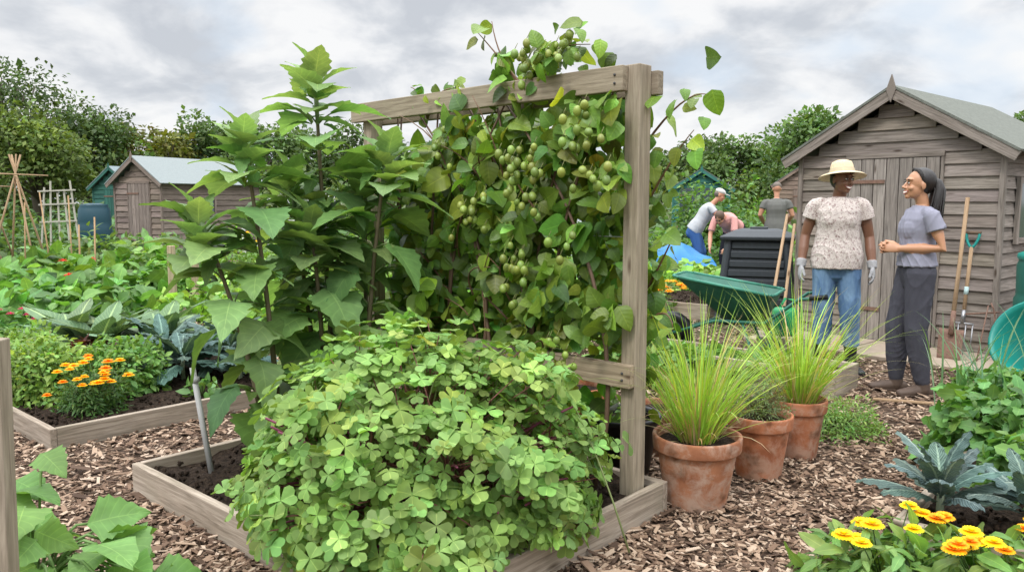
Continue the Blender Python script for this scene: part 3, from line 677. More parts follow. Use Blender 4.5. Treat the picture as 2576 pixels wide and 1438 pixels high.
mb.build('slatted_sides',M_bin,root,False,bevel=.006)
mb=MB()
def lidring(h,w): return [cb(-w,-w,h),cb(w,-w,h),cb(w,w,h),cb(-w,w,h)]
R=[(.97,.40),(1.01,.41),(1.02,.39),(1.06,.30),(1.07,.28),(1.09,.2)];V=[v for h,w in R for v in lidring(h,w)];F=[]
for i in range(len(R)-1):
    for j in range(4): F.append((i*4+j,i*4+(j+1)%4,(i+1)*4+(j+1)%4,(i+1)*4+j))
F.append((20,21,22,23));F.append((3,2,1,0));mb.add(V,F);box(mb,cb(0,0,1.10),(.2,.06,.03),np.stack([bx,by,UP],1));mb.build('lid',M_bin,root,False,bevel=.01)
# wheelbarrow
root=empty('wheelbarrow');WC=A(1.95,7.05,0);wx=nrm(A(.84,-.44,0));wy=A(-wx[1],wx[0],0)
def wb(x,y,z): return WC+wx*x+wy*y+UP*z
mb=MB();rings=[]
for x0,x1,w,z0,z1 in ((-.47,.42,.31,.75,.62),(-.455,.41,.30,.74,.61),(-.05,.30,.17,.38,.36)):
    P=[(x0,-w*.75),(x0,w*.75),(x1,w),(x1,-w)]
    R=[]
    for i in range(4):
        p=np.array(P[i]);pa=np.array(P[i-1]);pb=np.array(P[(i+1)%4]);da=nrm(pa-p);db=nrm(pb-p);r=.07
        for t in np.linspace(0,1,5): qq=(1-t)**2*(p+da*r)+2*t*(1-t)*p+t*t*(p+db*r);zz=z0+(z1-z0)*(qq[0]-x0)/(x1-x0);R.append(wb(qq[0],qq[1],zz))
    rings.append(R)
V=[v for r in rings for v in r];n=len(rings[0]);F=[]
for i in range(len(rings)-1):
    for j in range(n): F.append((i*n+j,i*n+(j+1)%n,(i+1)*n+(j+1)%n,(i+1)*n+j))
F.append(tuple(2*n+j for j in range(n)));mb.add(V,F);rim=rings[0]+[rings[0][0]]
for i in range(n): tube(mb,[rim[i],rim[i+1]],[.014,.014],(1.6,1.5,1.5),6)
o=mb.build('tray',M_green,root,True);mm=o.modifiers.new('s','SOLIDIFY');mm.thickness=.004
mb=MB()
for s in (-1,1):
    tube(mb,[wb(-.52,s*.05,.2),wb(-.1,s*.16,.36),wb(.35,s*.24,.38),wb(.62,s*.27,.6),wb(.80,s*.27,.63)],[.015]*5,n=8)
    tube(mb,[wb(.15,s*.2,.37),wb(.28,s*.24,.01),wb(.38,s*.24,.01),wb(.42,s*.245,.44)],[.012]*4,n=7)
tube(mb,[wb(.3,-.24,.15),wb(.3,.24,.15)],[.01,.01]);mb.build('frame',M_green,root)
mb=MB()
for s in (-1,1): tube(mb,[wb(.70,s*.27,.615),wb(.84,s*.27,.635)],[.02,.02],n=10)
c=wb(-.52,0,.2);Rw=np.stack([wx,UP,wy],1)
prof=[(.155+.045*math.cos(a),.04*math.sin(a)) for a in np.linspace(0,2*np.pi,11)]
lathe(mb,prof,c,28,R=Rw);lathe(mb,[(0,.03),(.12,.02),(.12,-.02),(0,-.03)],c,20,R=Rw);mb.build('wheel_and_grips',M_black,root)
root=empty('watering_can');mb=MB();c=A(2.58,7.45,0.16);lathe(mb,[(0,0),(.12,0),(.125,.02),(.115,.22),(.09,.25),(.05,.26)],c,28)
tube(mb,[c+A(-.1,0,.05),c+A(-.34,0,.27)],[.022,.014],n=8)
tube(mb,[c+A(-.34,0,.27),c+A(-.37,0,.3)],[.018,.04],n=10);tube(mb,bez(c+A(.1,0,.05),c+A(.26,0,.3),c+A(.0,0,.34),8)+[c+A(-.05,0,.25)],[.013]*9,n=8)
mb.build('body',simple('watering_can_green',(.01,.25,.08),.4),root)
mb=MB();box(mb,A(2.58,7.45,.08),(.5,.4,.15),axes(A(1,-.3,0)),(1,1,1));mb.build('wooden_crate',M_bed,None,False,bevel=.005)
root=empty('water_butt');mb=MB();c=A(4.50,6.45,0);lathe(mb,[(0,0),(.29,0),(.31,.05),(.335,.3),(.325,.32),(.34,.35),(.345,.6),(.33,.63),(.33,.66),(.335,.88),(.31,.95)],c,40);mb.build('barrel',M_dgreen,root)
mb=MB();lathe(mb,[(.325,.93),(.335,.95),(.33,.98),(.25,1.01),(0,1.02)],c,40);mb.build('lid',M_teal,root)
root=empty('garden_tub');mb=MB();d=nrm(A(-.75,-.45,.45));x=nrm(np.cross(UP,d));R=np.stack([x,np.cross(d,x),d],1)
c=A(4.02,5.82,.27);lathe(mb,[(0,-.02),(.19,-.02),(.21,0),(.28,.32),(.30,.325),(.305,.345),(.29,.35),(.265,.32),(.195,.02),(0,.0)],c,40,R=R);mb.build('tub',M_teal,root)
mb=MB();tube(mb,[A(2.55,5.5,.02),A(3.7,5.05,.025)],[.013,.011],(1,1,1),8);mb.build('bamboo_cane',M_handle)
mb=MB();plank(mb,A(-1.475,2.2,0),A(-1.45,2.2,1.02),.055,.055,n=A(1,0,0),col=(.85,.85,.85));mb.build('fence_post',M_trel,None,False,bevel=.004)
for x,y,h in ((-4.12,9.6,.88),(-4.0,10.0,1.0)):
    mb=MB();plank(mb,A(x,y,0),A(x,y,h),.075,.075,n=A(1,0,0),col=(1.3,1.25,1.1));mb.build('fence_post',M_trel,None,False,bevel=.005)

# ---------------------------------------------------------------- foreground / bed plants
def kale(c,n,L,col=A(.055,.10,.085),name='kale_plant',e0=.35):
    mb=MB()
    for i in range(n):
        f=i/n;a=i*2.4+rng.normal(0,.2);el=e0+1.0*f+rng.normal(0,.1);h=A(math.cos(a),math.sin(a),0);D=h*math.cos(el)+UP*math.sin(el);N=UP*math.cos(el)-h*math.sin(el)
        inst(mb,T_KALE[i%4],[np.asarray(c)+UP*.06*f],D,N,L*rng.uniform(.8,1.1)*(1-.3*f),cvar(col,1,.15,.06),ws=rng.uniform(.9,1.2))
    tube(mb,[np.asarray(c)-UP*.15,np.asarray(c)+UP*.08],[.018,.014],(.25,.3,.2),8);mb.build(name,M_kale)
kale(A(1.74,3.12,.17),18,.38,A(.085,.14,.125),e0=.55);kale(A(2.02,3.0,.17),14,.34,A(.085,.14,.125),e0=.5)
for c,n,L in ((A(-2.42,5.75,.2),22,.5),(A(-2.2,6.1,.2),22,.55),(A(-2.75,6.2,.2),18,.5),(A(-2.0,5.75,.15),14,.4)): kale(c,n,L,A(.065,.12,.10))
def collard(c,n,L,col,name='collard_plant'):
    mb=MB()
    for i in range(n):
        f=i/n;a=i*2.4;el=.5+.8*f+rng.normal(0,.1);h=A(math.cos(a),math.sin(a),0);D=h*math.cos(el)+UP*math.sin(el);N=UP*math.cos(el)-h*math.sin(el)
        inst(mb,T_LONG,[c],D,N,L*rng.uniform(.8,1.1),cvar(col,1,.15,.06),ws=rng.uniform(1,1.4))
    mb.build(name,M_kale)
for c in (A(-3.3,6.3,.2),A(-2.95,6.6,.2),A(-3.7,6.6,.2)): collard(c,22,.45,A(.11,.19,.09))
def flower(mb,c,r,col,n=22,layers=3):
    for l in range(layers):
        k=n-5*l;a=np.linspace(0,2*np.pi,k,endpoint=False)+rng.random();el=.15+.45*l
        D=np.stack([np.cos(a)*math.cos(el),np.sin(a)*math.cos(el),np.full(k,math.sin(el))],1)
        inst(mb,T_PET,np.tile(c,(k,1)),D,np.tile(UP,(k,1)),r*(1-.22*l),cvar(col,k,.1,.03),1,ws=np.full(k,.8))
def marigold(name,c,r,h,fl,col,nleaf=900,lc=A(.05,.12,.025),fr=.035,lsz=.04,T=T_OVN,alt=A(1,.72,1)):
    mb=MB();bush(mb,c,(r,r*.9,h),nleaf,T,lsz,lc,fill=.35)
    for (dx,dy,dz) in fl:
        p=np.asarray(c)+A(dx,dy,dz);flower(mb,p,fr*rng.uniform(.85,1.2),col if rng.random()<.65 else col*alt)
        tube(mb,[np.asarray(c),p],[.003,.002],(.06,.12,.03),4)
    return mb.build(name,[M_leaf,M_pet])
fl=[(rng.uniform(-.2,.2),rng.uniform(-.22,.12),0) for _ in range(24)];fl=[(a,b,.30-1.6*(a*a+b*b)+rng.uniform(-.09,.03)) for a,b,_ in fl]
marigold('marigold_plant',A(-2.64,4.90,.12),.2,.26,fl,A(.90,.52,.008),1300,A(.07,.15,.035),fr=.034,alt=A(1,.70,1))
fl=[(rng.uniform(-.24,.28),rng.uniform(-.22,.15),rng.uniform(.19,.26)) for _ in range(24)]
marigold('calendula_plant',A(1.33,2.72,.03),.27,.20,fl[:12],A(.90,.68,.012),380,A(.16,.28,.07),.036,.085,T_LONG,A(1,.95,1))
marigold('calendula_plant',A(1.64,2.66,.03),.25,.20,fl[12:],A(.90,.44,.008),340,A(.16,.28,.07),.036,.085,T_LONG,A(1,1.5,1))
def herb(name,c,r,n,sz,col,T=T_OV,**kw):
    mb=MB();bush(mb,c,r,n,T,sz,col,**kw)
    for q in range(14):
        a=rng.uniform(0,6.28);tube(mb,[A(c[0],c[1],max(0,c[2]-.05)),A(c[0]+r[0]*.6*math.cos(a),c[1]+r[1]*.6*math.sin(a),c[2]+r[2]*.6)],[.005,.003],(.1,.13,.05),5)
    return mb.build(name,M_leaf)
herb('herb_plant',A(-3.15,5.25,.12),(.34,.3,.42),2600,.045,A(.20,.32,.07));herb('herb_plant',A(-3.55,5.6,.12),(.35,.32,.42),2200,.045,A(.18,.30,.065))
herb('herb_plant',A(-2.72,5.45,.12),(.3,.28,.38),2200,.045,A(.14,.27,.06))
herb('red_lettuce_plant',A(-3.25,5.95,.15),(.22,.2,.2),300,.1,A(.11,.05,.035),T_BIG)
herb('lettuce_plant',A(-2.1,5.3,.1),(.1,.1,.12),40,.08,A(.12,.24,.07))
for c,r,n,sz in ((A(2.55,4.0,.12),(.33,.38,.34),900,.085),(A(2.75,3.6,.12),(.33,.35,.34),600,.085),(A(2.38,3.45,.12),(.24,.26,.22),420,.08),(A(3.0,4.5,.1),(.4,.45,.38),900,.085),(A(2.75,3.1,.1),(.35,.3,.35),400,.1)):
    herb('celery_plant',c,r,n,sz,A(.11,.235,.058),T_CEL)
mb=MB();k=60;P=np.stack([2.75+rng.normal(0,.12,k),4.4+rng.normal(0,.2,k),np.full(k,.2)],1);blades(mb,P,rng.uniform(0,6.28,k),np.abs(rng.normal(.25,.2,k)),rng.uniform(.4,.75,k),rng.uniform(.008,.014,k),cvar(A(.10,.2,.10),k,.15),1.4,8);mb.build('leek_plant',M_grass)
herb('carrot_plant',A(1.98,4.75,.02),(.3,.28,.20),2400,.03,A(.16,.28,.06),T_OVN,fill=.2)
herb('carrot_plant',A(1.75,5.05,.05),(.3,.28,.20),1600,.03,A(.15,.26,.06),T_OVN,fill=.2)
for c,hh in ((A(2.0,6.1,.1),.12),(A(1.6,6.35,.1),.1),(A(1.25,6.0,.1),.2),(A(1.0,6.4,.1),.3)): herb('vegetable_plant',c,(.3,.28,hh),450,.09,A(.14,.26,.06))
root=empty('bean_plant');mb=MB();ms=MB()
for i in range(40):
    p=A(rng.uniform(-1.75,-1.2),rng.uniform(2.35,2.75),0);p[2]=.06+.5*max(0,1-abs((p[0]+1.65)/.5))*rng.uniform(.4,1)
    a=rng.uniform(-2.6,.6);h=A(math.cos(a),math.sin(a),0);inst(mb,T_YAC if i%2 else T_BIG,[p],h*.9+UP*rng.uniform(-.2,.3),UP+rng.normal(0,.35,3)+A(.1,-.3,0),rng.uniform(.13,.21),cvar(A(.155,.30,.075),1,.15,.06),ws=1.0)
    tube(ms,bez(A(-1.6,2.55,0),A((p[0]-1.6)/2,(p[1]+2.55)/2,.35),p,6),[.005]*6,(.14,.24,.07),6)
mb.build('leaves',M_yac,root);ms.build('stems',M_stem,root)
def patch(name,x0,x1,y0,y1,h,n,sz,col,T=T_BIG,cl=10,mat=None,fl=None):
    mb=MB();col=col*1.1
    for i in range(cl):
        c=A(rng.uniform(x0,x1),rng.uniform(y0,y1),.05);hh=h*rng.uniform(.7,1.15);bush(mb,c,((x1-x0)/math.sqrt(cl)*.75,(y1-y0)/math.sqrt(cl)*.75,hh),n//cl,T,sz,col*rng.uniform(.7,1.25),fill=.45,var=.28)
    if fl is not None:
        for i in range(fl[1]):
            p=A(rng.uniform(x0,x1),rng.uniform(y0,(y0+y1)/2),h*rng.uniform(.8,1.05));flower(mb,p,fl[2],fl[0],10,2)
    mb.build(name,[mat or M_leaf,M_pet])
patch('squash_patch',-8.2,-4.9,9.2,12,.62,2800,.2,A(.12,.235,.05),cl=12,fl=(A(.6,.03,.02),12,.07))
patch('squash_patch',-7.0,-3.9,7.6,9.2,.5,1600,.17,A(.11,.235,.055),cl=9)
patch('flower_patch',-5.1,-4.3,7.0,7.5,.42,500,.06,A(.1,.2,.05),T_OV,cl=4,fl=(A(.5,.02,.12),14,.04))
patch('vegetable_patch',-5.2,-3.6,12,14,.9,2000,.12,A(.14,.25,.05),T_OV,cl=8,fl=(A(.8,.5,.02),12,.06))
patch('vegetable_patch',-13,-6.5,12.5,17,.8,5000,.16,A(.09,.16,.045),T_OV,cl=26)
patch('vegetable_patch',-13,-9.5,15,19,1.3,3600,.15,A(.07,.13,.04),T_OV,cl=16)
patch('vegetable_patch',-3.6,-.4,7.4,9.5,.6,2600,.12,A(.15,.27,.055),T_BIG,cl=12)
patch('vegetable_patch',-3.5,1.6,11,14,.8,3800,.15,A(.16,.29,.065),T_BIG,cl=18)
patch('vegetable_patch',-.3,1.2,7.2,9.0,.55,1500,.11,A(.20,.35,.065),T_BIG,cl=7)
patch('lettuce_patch',2.2,3.6,11.4,13,.42,1500,.14,A(.20,.36,.07),T_BIG,cl=8)
patch('flower_patch',1.55,2.2,9.4,10.2,.42,600,.07,A(.12,.2,.05),T_OV,cl=4,fl=(A(.85,.45,.02),26,.06))
patch('vegetable_patch',3.2,6.5,16,19,1.1,2600,.14,A(.10,.2,.05),T_OV,cl=12)
patch('vegetable_patch',1.5,3.4,14.5,18,.9,1600,.14,A(.11,.2,.05),T_OV,cl=8)
patch('vegetable_patch',-30,30,20,32,1.2,9000,.3,A(.08,.15,.045),T_OV,cl=70)
patch('fruit_bush',4.0,5.4,17.2,18.6,2.0,3000,.12,A(.11,.22,.05),T_OV,cl=7)
def cane(mb,a,b,r=.013,col=(1,1,1)): tube(mb,[np.asarray(a,float),np.asarray(b,float)],[r,r*.8],col,6)
for c,ht in ((A(-7.55,12.2,0),2.12),(A(-9.6,14.6,0),2.0)):
    root=empty('cane_wigwam');mb=MB()
    for dx,dy in ((-.45,-.3),(.45,-.3),(.3,.4),(-.4,.35)): cane(mb,c+A(dx,dy,0),c+A(-dx*.15,-dy*.15,ht),.018)
    cane(mb,c+A(-.7,0,ht-.27),c+A(.55,-.1,ht-.32),.014);mb.build('canes',M_handle,root)
for x,y,h in ((-6.95,12.0,1.55),(-5.9,10.8,1.1),(-5.75,10.9,1.2),(-7.4,11.4,1.2),(-8.0,13,1.4),(-6.6,11.9,1.5)):
    mb=MB();cane(mb,(x,y,0),(x+rng.normal(0,.06),y,h),.014,(1.1,1.05,.95));mb.build('bamboo_cane',M_handle)
root=empty('garden_obelisk');mb=MB();c=A(-9.2,16.2,0)
for i in range(5):
    x=-.4+.2*i;plank(mb,c+A(x*1.1,0,0),c+A(x*.65,0,1.7+.14*math.sin(i*2)),.032,.02,n=A(1,0,0),col=(.42,.40,.34))
for zz in (1.0,1.35,1.62): plank(mb,c+A(-.38,-.03,zz),c+A(.38,-.03,zz+.03),.03,.02,col=(.42,.40,.34))
mb.build('slats',M_any,root,False)
root=empty('water_butt');mb=MB();c=A(-9.0,17.2,0);lathe(mb,[(0,0.4),(.28,.4),(.33,.6),(.335,.9),(.325,.92),(.33,1.0),(.31,1.25),(.27,1.32),(.28,1.35),(.1,1.38),(0,1.38)],c,32,(1,1,1));mb.build('barrel',simple('blue_plastic',(.015,.06,.085),.45),root)
mb=MB();box(mb,c+UP*.2,(.7,.7,.4));mb.build('stand',M_shed,root,False)
mb=MB();box(mb,A(-5.2,17,1.0),(1.1,.05,.05),col=(.7,.7,.68));box(mb,A(-5.2,17,.5),(1.1,.05,.05),col=(.7,.7,.68))
for x in (-5.75,-4.65,-5.2): box(mb,A(x,17.06,.5),(.06,.05,1.05),col=(.7,.7,.68))
mb.build('white_frame',M_any,None,False)
mb=MB();n=18;u,v=np.meshgrid(np.linspace(0,1,n),np.linspace(0,1,n),indexing='ij')
zt=.28+.42*np.exp(-((u-.4)**2+(v-.5)**2)*6)+.06*np.sin(u*13)*np.cos(v*9);ed=np.minimum(np.minimum(u,1-u),np.minimum(v,1-v));zt=zt*np.clip(ed*7,0,1)+.005
V=np.stack([2.35+u*1.3,13.2+v*1.2,zt],-1).reshape(-1,3);i=np.arange(n-1)[:,None];j=np.arange(n-1)[None];F=np.stack([i*n+j,(i+1)*n+j,(i+1)*n+j+1,i*n+j+1],-1).reshape(-1,4)
mb.add(V,F);mb.build('blue_tarpaulin',simple('tarpaulin',(.03,.2,.5),.4,6,.2))
root=empty('polytunnel');mb=MB();n=20
th=np.linspace(0,np.pi,n);V=np.concatenate([np.stack([1.9+1.3*np.cos(th),np.full(n,21.),1.75*np.sin(th)],1),np.stack([1.9+1.3*np.cos(th),np.full(n,25.),1.75*np.sin(th)],1)]);mb.add(V,[(i,i+1,n+i+1,n+i) for i in range(n-1)]+[tuple(range(n))]);mb.build('cover',simple('polythene',(.6,.65,.68),.35,4,.1),root,False)

# ---------------------------------------------------------------- trees
def tree(mbl,mbt,x,y,h,r,col,n=2600,nb=16,ls=.26):
    base=A(x,y,0);tube(mbt,[base,base+A(rng.normal(0,.2),0,h*.35),base+A(rng.normal(0,.3),0,h*.65)],[h*.035,h*.026,h*.015],(.10,.08,.06),8)
    for i in range(nb):
        a=rng.uniform(0,6.28);f=rng.random();zz=h*(.38+.5*f);rr=r*(1-.55*f)*rng.uniform(.25,1)
        c=base+A(rr*math.cos(a),rr*math.sin(a),zz);br=r*rng.uniform(.24,.42)
        if i==0: c=base+A(0,0,h-br*.7)
        if c[2]+br*.8>h: c[2]=h-br*.8
        tube(mbt,[base+UP*h*.3,(base+c)/2+UP*h*.2,c],[h*.012,h*.008,h*.004],(.10,.08,.06),5)
        bush(mbl,c,(br,br,br*.8),n//nb,T_DIA,ls,col*rng.uniform(.65,1.4),half=False,fill=.35,up=.6,hv=.08)
TG=A(.080,.138,.038)
for px,Y,h,r,col in ((-140,34,7.8,4.2,TG*.8),(30,36,7.8,4.2,TG*.8),(110,30,5.0,2.6,TG*A(1.4,1.2,1)),(230,38,6.1,3.2,TG),(2045,30,4.95,2.2,TG*A(1.2,1.25,1.2)),(2570,34,5.2,2.2,TG)):
    root=empty('tree');ml=MB();mt=MB();tree(ml,mt,(px-1288)/2000*Y,Y,h,r,col,6500,30,.2);ml.build('crown',M_tree,root);mt.build('trunk',M_stem,root)
ml=MB();mt=MB()
for px,Y,h,r,col in ((330,40,5.3,2.8,TG*A(1.7,1.05,.8)),(420,40,4.9,2.4,TG*A(1.8,1.15,.8)),(500,42,6.2,2.6,TG),(590,44,5.8,2.8,TG),(680,42,5.6,2.8,TG*1.1),(780,44,5.4,2.6,TG),(880,44,5.8,2.8,TG),(990,44,5.0,2.6,TG),(1100,46,4.8,2.6,TG),(1200,46,4.6,2.6,TG),(1320,46,4.4,2.6,TG),(1440,46,4.4,2.6,TG),(1560,46,4.3,2.8,TG),(1660,46,4.3,2.4,TG),(1740,44,5.0,2.4,TG*.9),(1820,42,5.0,2.3,TG*1.1),(1900,42,4.4,2.3,TG*1.1),(1970,44,4.9,2.3,TG),(2150,40,4.2,2.6,TG),(2300,44,4.6,3,TG),(2450,40,4.4,3,TG)):
    tree(ml,mt,(px-1288)/2000*Y,Y,h,r,col,2600,16,.26)
for i in range(46):
    x=-32+64*i/45;bush(ml,A(x+rng.normal(0,.5),36+rng.normal(0,1.5),.3),(1.4,1.2,rng.uniform(2.0,3.2)),620,T_DIA,.26,TG*rng.uniform(.75,1.3)*A(1.1,1,1),fill=.5)
root=empty('distant_trees');ml.build('foliage',M_tree,root);mt.build('trunks',M_stem,root)

# ---------------------------------------------------------------- people
def clothmat(name,col,bs=.3,sc=9,rough=.85,nv=.18,fine=None,fade=None):
    m,nt,b=mk(name);o=objc(nt);n=noise(nt,mapv(nt,o,(1,1,.45)),sc,3,.5,1.2);f=mth(nt,'MULTIPLY_ADD',n,2*nv,1-nv)
    base=col
    if fade:
        ff=noise(nt,mapv(nt,o,(2.2,2.2,.8)),4,3,.6)
        base=mix(nt,ramp(nt,ff,[(.42,(0,0,0)),(.62,(1,1,1))]),col,fade)
    c=mix(nt,1,base,nd(nt,'ShaderNodeCombineXYZ',{0:f,1:f,2:f}).outputs[0],'MULTIPLY')
    if fine:
        v=noise(nt,o,fine[0],4,.7,1);c=mix(nt,ramp(nt,v,[(fine[2],(0,0,0)),(fine[2]+.06,(1,1,1))]),c,fine[1])
    nt.links.new(c,b.inputs['Base Color']);b.inputs['Roughness'].default_value=rough;b.inputs['Specular IOR Level'].default_value=.15;bump(nt,b,n,bs,.03);return m
def skinmat(name,col):
    m,nt,b=mk(name);n=noise(nt,objc(nt),20,3);nt.links.new(mix(nt,mth(nt,'MULTIPLY',n,.5),col,tuple(x*y for x,y in zip(col,(1.25,1.05,1)))),b.inputs['Base Color']);b.inputs['Roughness'].default_value=.45
    return m
def hairmat(name,col):
    m,nt,b=mk(name);n=noise(nt,mapv(nt,objc(nt),(60,60,6)),2,4);nt.links.new(ramp(nt,n,[(.3,tuple(c*.6 for c in col)),(.7,tuple(c*1.8 for c in col))]),b.inputs['Base Color']);b.inputs['Roughness'].default_value=.4;bump(nt,b,n,.5,.004);return m
M_boot=simple('rubber_boot',(.02,.022,.025),.4,10,.2);M_bboot=simple('brown_boot',(.09,.06,.045),.65,20,.3,.2);M_sock=simple('shoe',(.08,.07,.06),.7)
def rz(a): return np.array(Matrix.Rotation(a,3,'Z'))
def rx(a): return np.array(Matrix.Rotation(a,3,'X'))
def ry(a): return np.array(Matrix.Rotation(a,3,'Y'))
def person(name,loc,rot,J,mats,vox=.005,gloves=False):
    root=empty(name);parts=[]
    def add(mi,VFL): parts.append((mi,np.asarray(VFL[0]),VFL[1]))
    pel,nk=A(*J['pel']),A(*J['nk']);ax=nk-pel;q=J.get('bw',1.);dp=J.get('bd',1.);tq=lambda t:pel+ax*t+A(0,J.get('arch',0)*math.sin(math.pi*min(max(t,0),1)),0)
    prof=[(-.22,.152,.112),(-.05,.172,.122),(.1,.166,.12),(.3,.145,.106),(.45,.140,.108),(.60,.148,.120),(.75,.150,.112),(.86,.142,.090),(.93,.102,.068),(.97,.075,.058)]
    lat=A(1,0,0)
    hem=J.get('hem',.0)
    up_=[p for p in prof if p[0]>hem+.02]
    hw=np.interp(hem,[p[0] for p in prof],[p[1] for p in prof]);hd=np.interp(hem,[p[0] for p in prof],[p[2] for p in prof])
    lo=J.get('loose',1.06)
    add(1,ringloft([tq(hem)]+[tq(p[0]) for p in up_],[(hw*q*lo*1.03,hd*dp*lo*1.05)]+[(p[1]*q*(lo if p[0]<.8 else 1),p[2]*dp*lo) for p in up_],ref=lat,n=28,rnd=False))
    if J.get('bust'):
        bb=J['bust']
        for s in (-1,1): add(1,ellip(tq(.60)+A(s*.045*q,-(.040+bb)*dp,0),(.085*q,.072*dp,.095)))
    add(2,ringloft([tq(-.2),tq(-.05),tq(.1),tq(hem+.06)],[(.14*q,.105*dp),(.166*q,.118*dp),(.155*q,.11*dp),(.135*q,.098*dp)],n=28) if hem>.08 else ringloft([tq(-.2),tq(-.05),tq(.08)],[(.138*q,.10*dp),(.160*q,.112*dp),(.14*q,.1*dp)],n=28))
    if J.get('bum'): add(2,ellip(tq(-.06)+A(0,.045,-.01),(.14*q,.085,.11)))
    hd_=A(*J['hd']);nw=J.get('neck',.047);add(0,ringloft([tq(.88),nk,hd_-A(0,0,.04)+A(0,.012,0)],[.06,nw,nw*1.05],n=16))
    sw=J.get('sw',.165)
    for sd_,s in (('L',1),('R',-1)):
        sh=tq(.865)+A(s*sw,0,0);el,wr=A(*J['el'+sd_]),A(*J['wr'+sd_]);ar=J.get('ar',1.)
        sa=sh+(el-sh)*.28
        add(0,ringloft([sa,sh*.4+el*.6,el,el*.55+wr*.45,wr],[.034*ar,.040*ar,.034*ar,.036*ar,.024*ar],n=14))
        se=sh+(el-sh)*J.get('slv',.5);slr=J.get('slr',1.)*ar
        add(1,ringloft([tq(.85)+A(s*sw*.35,0,0),tq(.87)+A(s*sw*.75,0,-.004),sh+A(s*.004,0,-.016)],[.045,.046*slr,.047*slr],n=16))
        add(1,ringloft([sh-UP*.010,sh*.5+se*.5,se],[.049*slr,.053*slr,.057*slr],n=18,rnd=False))
        f=nrm(wr-el) if ('hf'+sd_) not in J else nrm(A(*J['hf'+sd_]));pn=A(*J.get('pn'+sd_,(-s,0,0)));pn=nrm(pn-(pn@f)*f);l=np.cross(f,pn)
        th_=A(*J.get('th'+sd_,(0,-1,0)));ts=1 if l@th_>0 else -1;hm=4 if gloves else 0;g=1.15 if gloves else 1.
        add(hm,ringloft([wr-f*.01,wr+f*.03,wr+f*.06,wr+f*.085],[(.026*g,.02*g),(.036*g,.016*g),(.041*g,.015*g),(.037*g,.012*g)],ref=l,n=14))
        if gloves: add(4,ringloft([wr-f*.05,wr+f*.01],[.042,.036],n=14,rnd=False))
        cu=J.get('curl',.45)
        for i in range(4):
            Lf=[.070,.077,.071,.056][i];rt=wr+f*(.08-.004*abs(i-1))+l*ts*(.0325-.0215*i);p=[rt-f*.02,rt];a=cu*.5
            for k_ in range(3):
                d=f*math.cos(a)+pn*math.sin(a);p.append(p[-1]+d*Lf*[.43,.32,.25][k_]);a+=cu
            add(hm,ringloft(p,[.0085*g,.009*g,.0085*g,.008*g,.007*g],n=8))
        rt=wr+f*.02+l*ts*.022;d=nrm(f*.75+l*ts*.6+pn*.35);p=[rt,rt+d*.035,rt+d*.035+nrm(f*.95+l*ts*.15+pn*.35)*.055];add(hm,ringloft(p,[.014*g,.012*g,.009*g],n=8))
        hp=tq(-.08)+A(s*.080*q,0,0) ;kn,an=A(*J['kn'+sd_]),A(*J['an'+sd_]);lr=J.get('lr',(.098,.068,.05));bt=J.get('boot',.0)
        if bt: cut=an+(kn-an)*bt;add(2,ringloft([hp,hp*.5+kn*.5,kn,kn*.5+cut*.5,cut],[(lr[0],lr[0]*1.1),(lr[0]*.88,lr[0]*.95),lr[1],lr[1]*.95,lr[2]*1.1],n=18,rnd=False))
        else: add(2,ringloft([hp,hp*.5+kn*.5,kn,kn*.45+an*.55,an],[(lr[0],lr[0]*1.1),(lr[0]*.88,lr[0]*.95),lr[1],(lr[1]*.9,lr[1]*1.0),lr[2]],n=18))
        add(2,ellip(hp,(lr[0]*.96,lr[0]*1.1,lr[0]*1.05)))
        top=an+(kn-an)*(bt+.12 if bt else .03)
        add(3,ringloft([top,an+A(0,0,.02),A(an[0],an[1]+.005,.05)],[.056 if bt else .045,.046,.047],n=16,rnd=not bt))
        fa=J.get('ft'+sd_,0.);fd=rz(fa)@A(0,-1,0);g0=A(an[0],an[1],0)
        add(3,ringloft([g0-fd*.055+UP*.04,g0+fd*.02+UP*.045,g0+fd*.1+UP*.037,g0+fd*.165+UP*.03],[(.033,.038),(.038,.044),(.045,.035),(.036,.028)],ref=np.cross(UP,fd),n=16))
        add(3,ringloft([g0-fd*.07+UP*.012,g0+fd*.03+UP*.012,g0+fd*.12+UP*.012,g0+fd*.18+UP*.012],[(.03,.012),(.036,.012),(.046,.012),(.034,.012)],ref=np.cross(UP,fd),n=16,rnd=False))
    HR=rz(J.get('yaw',0.))@ry(J.get('roll',0.))@rx(J.get('pitch',0.))
    def hadd(mi,c,r,R=None): V,F=ellip((0,0,0),r,16,12,R);parts.append((mi,(V+A(*c))@HR.T+hd_,F))
    fw=J.get('fw',1.)
    hadd(0,(0,.014,.022),(.073,.090,.09));hadd(0,(0,-.018,-.035),(.059*fw,.068,.068));hadd(0,(0,-.062,-.088),(.024,.02,.018));hadd(0,(0,-.030,-.068),(.047*fw,.048,.034))
    for s in (-1,1):
        hadd(0,(s*.036,-.060,-.030),(.021,.019,.018));hadd(0,(s*.074,.010,-.008),(.007,.018,.030));hadd(0,(s*.011,-.092,-.030),(.008,.010,.007))
    hadd(0,(0,-.064,.032),(.050,.018,.014))
    V,F,_=ringloft([A(0,-.078,.012),A(0,-.092,-.010),A(0,-.104,-.026)],[.006,.0075,.0095],n=10);parts.append((0,V@HR.T+hd_,F))
    hadd(0,(0,-.078,-.058),(.026,.012,.018))
    me=bpy.data.meshes.new('raw');vs=[];fs=[];o=0
    for mi,V,F in parts: vs+=V.tolist();fs+=[tuple(i+o for i in f) for f in F];o+=len(V)
    me.from_pydata(vs,[],fs);ob=bpy.data.objects.new('body',me);COLL.objects.link(ob)
    m=ob.modifiers.new('r','REMESH');m.mode='VOXEL';m.voxel_size=vox
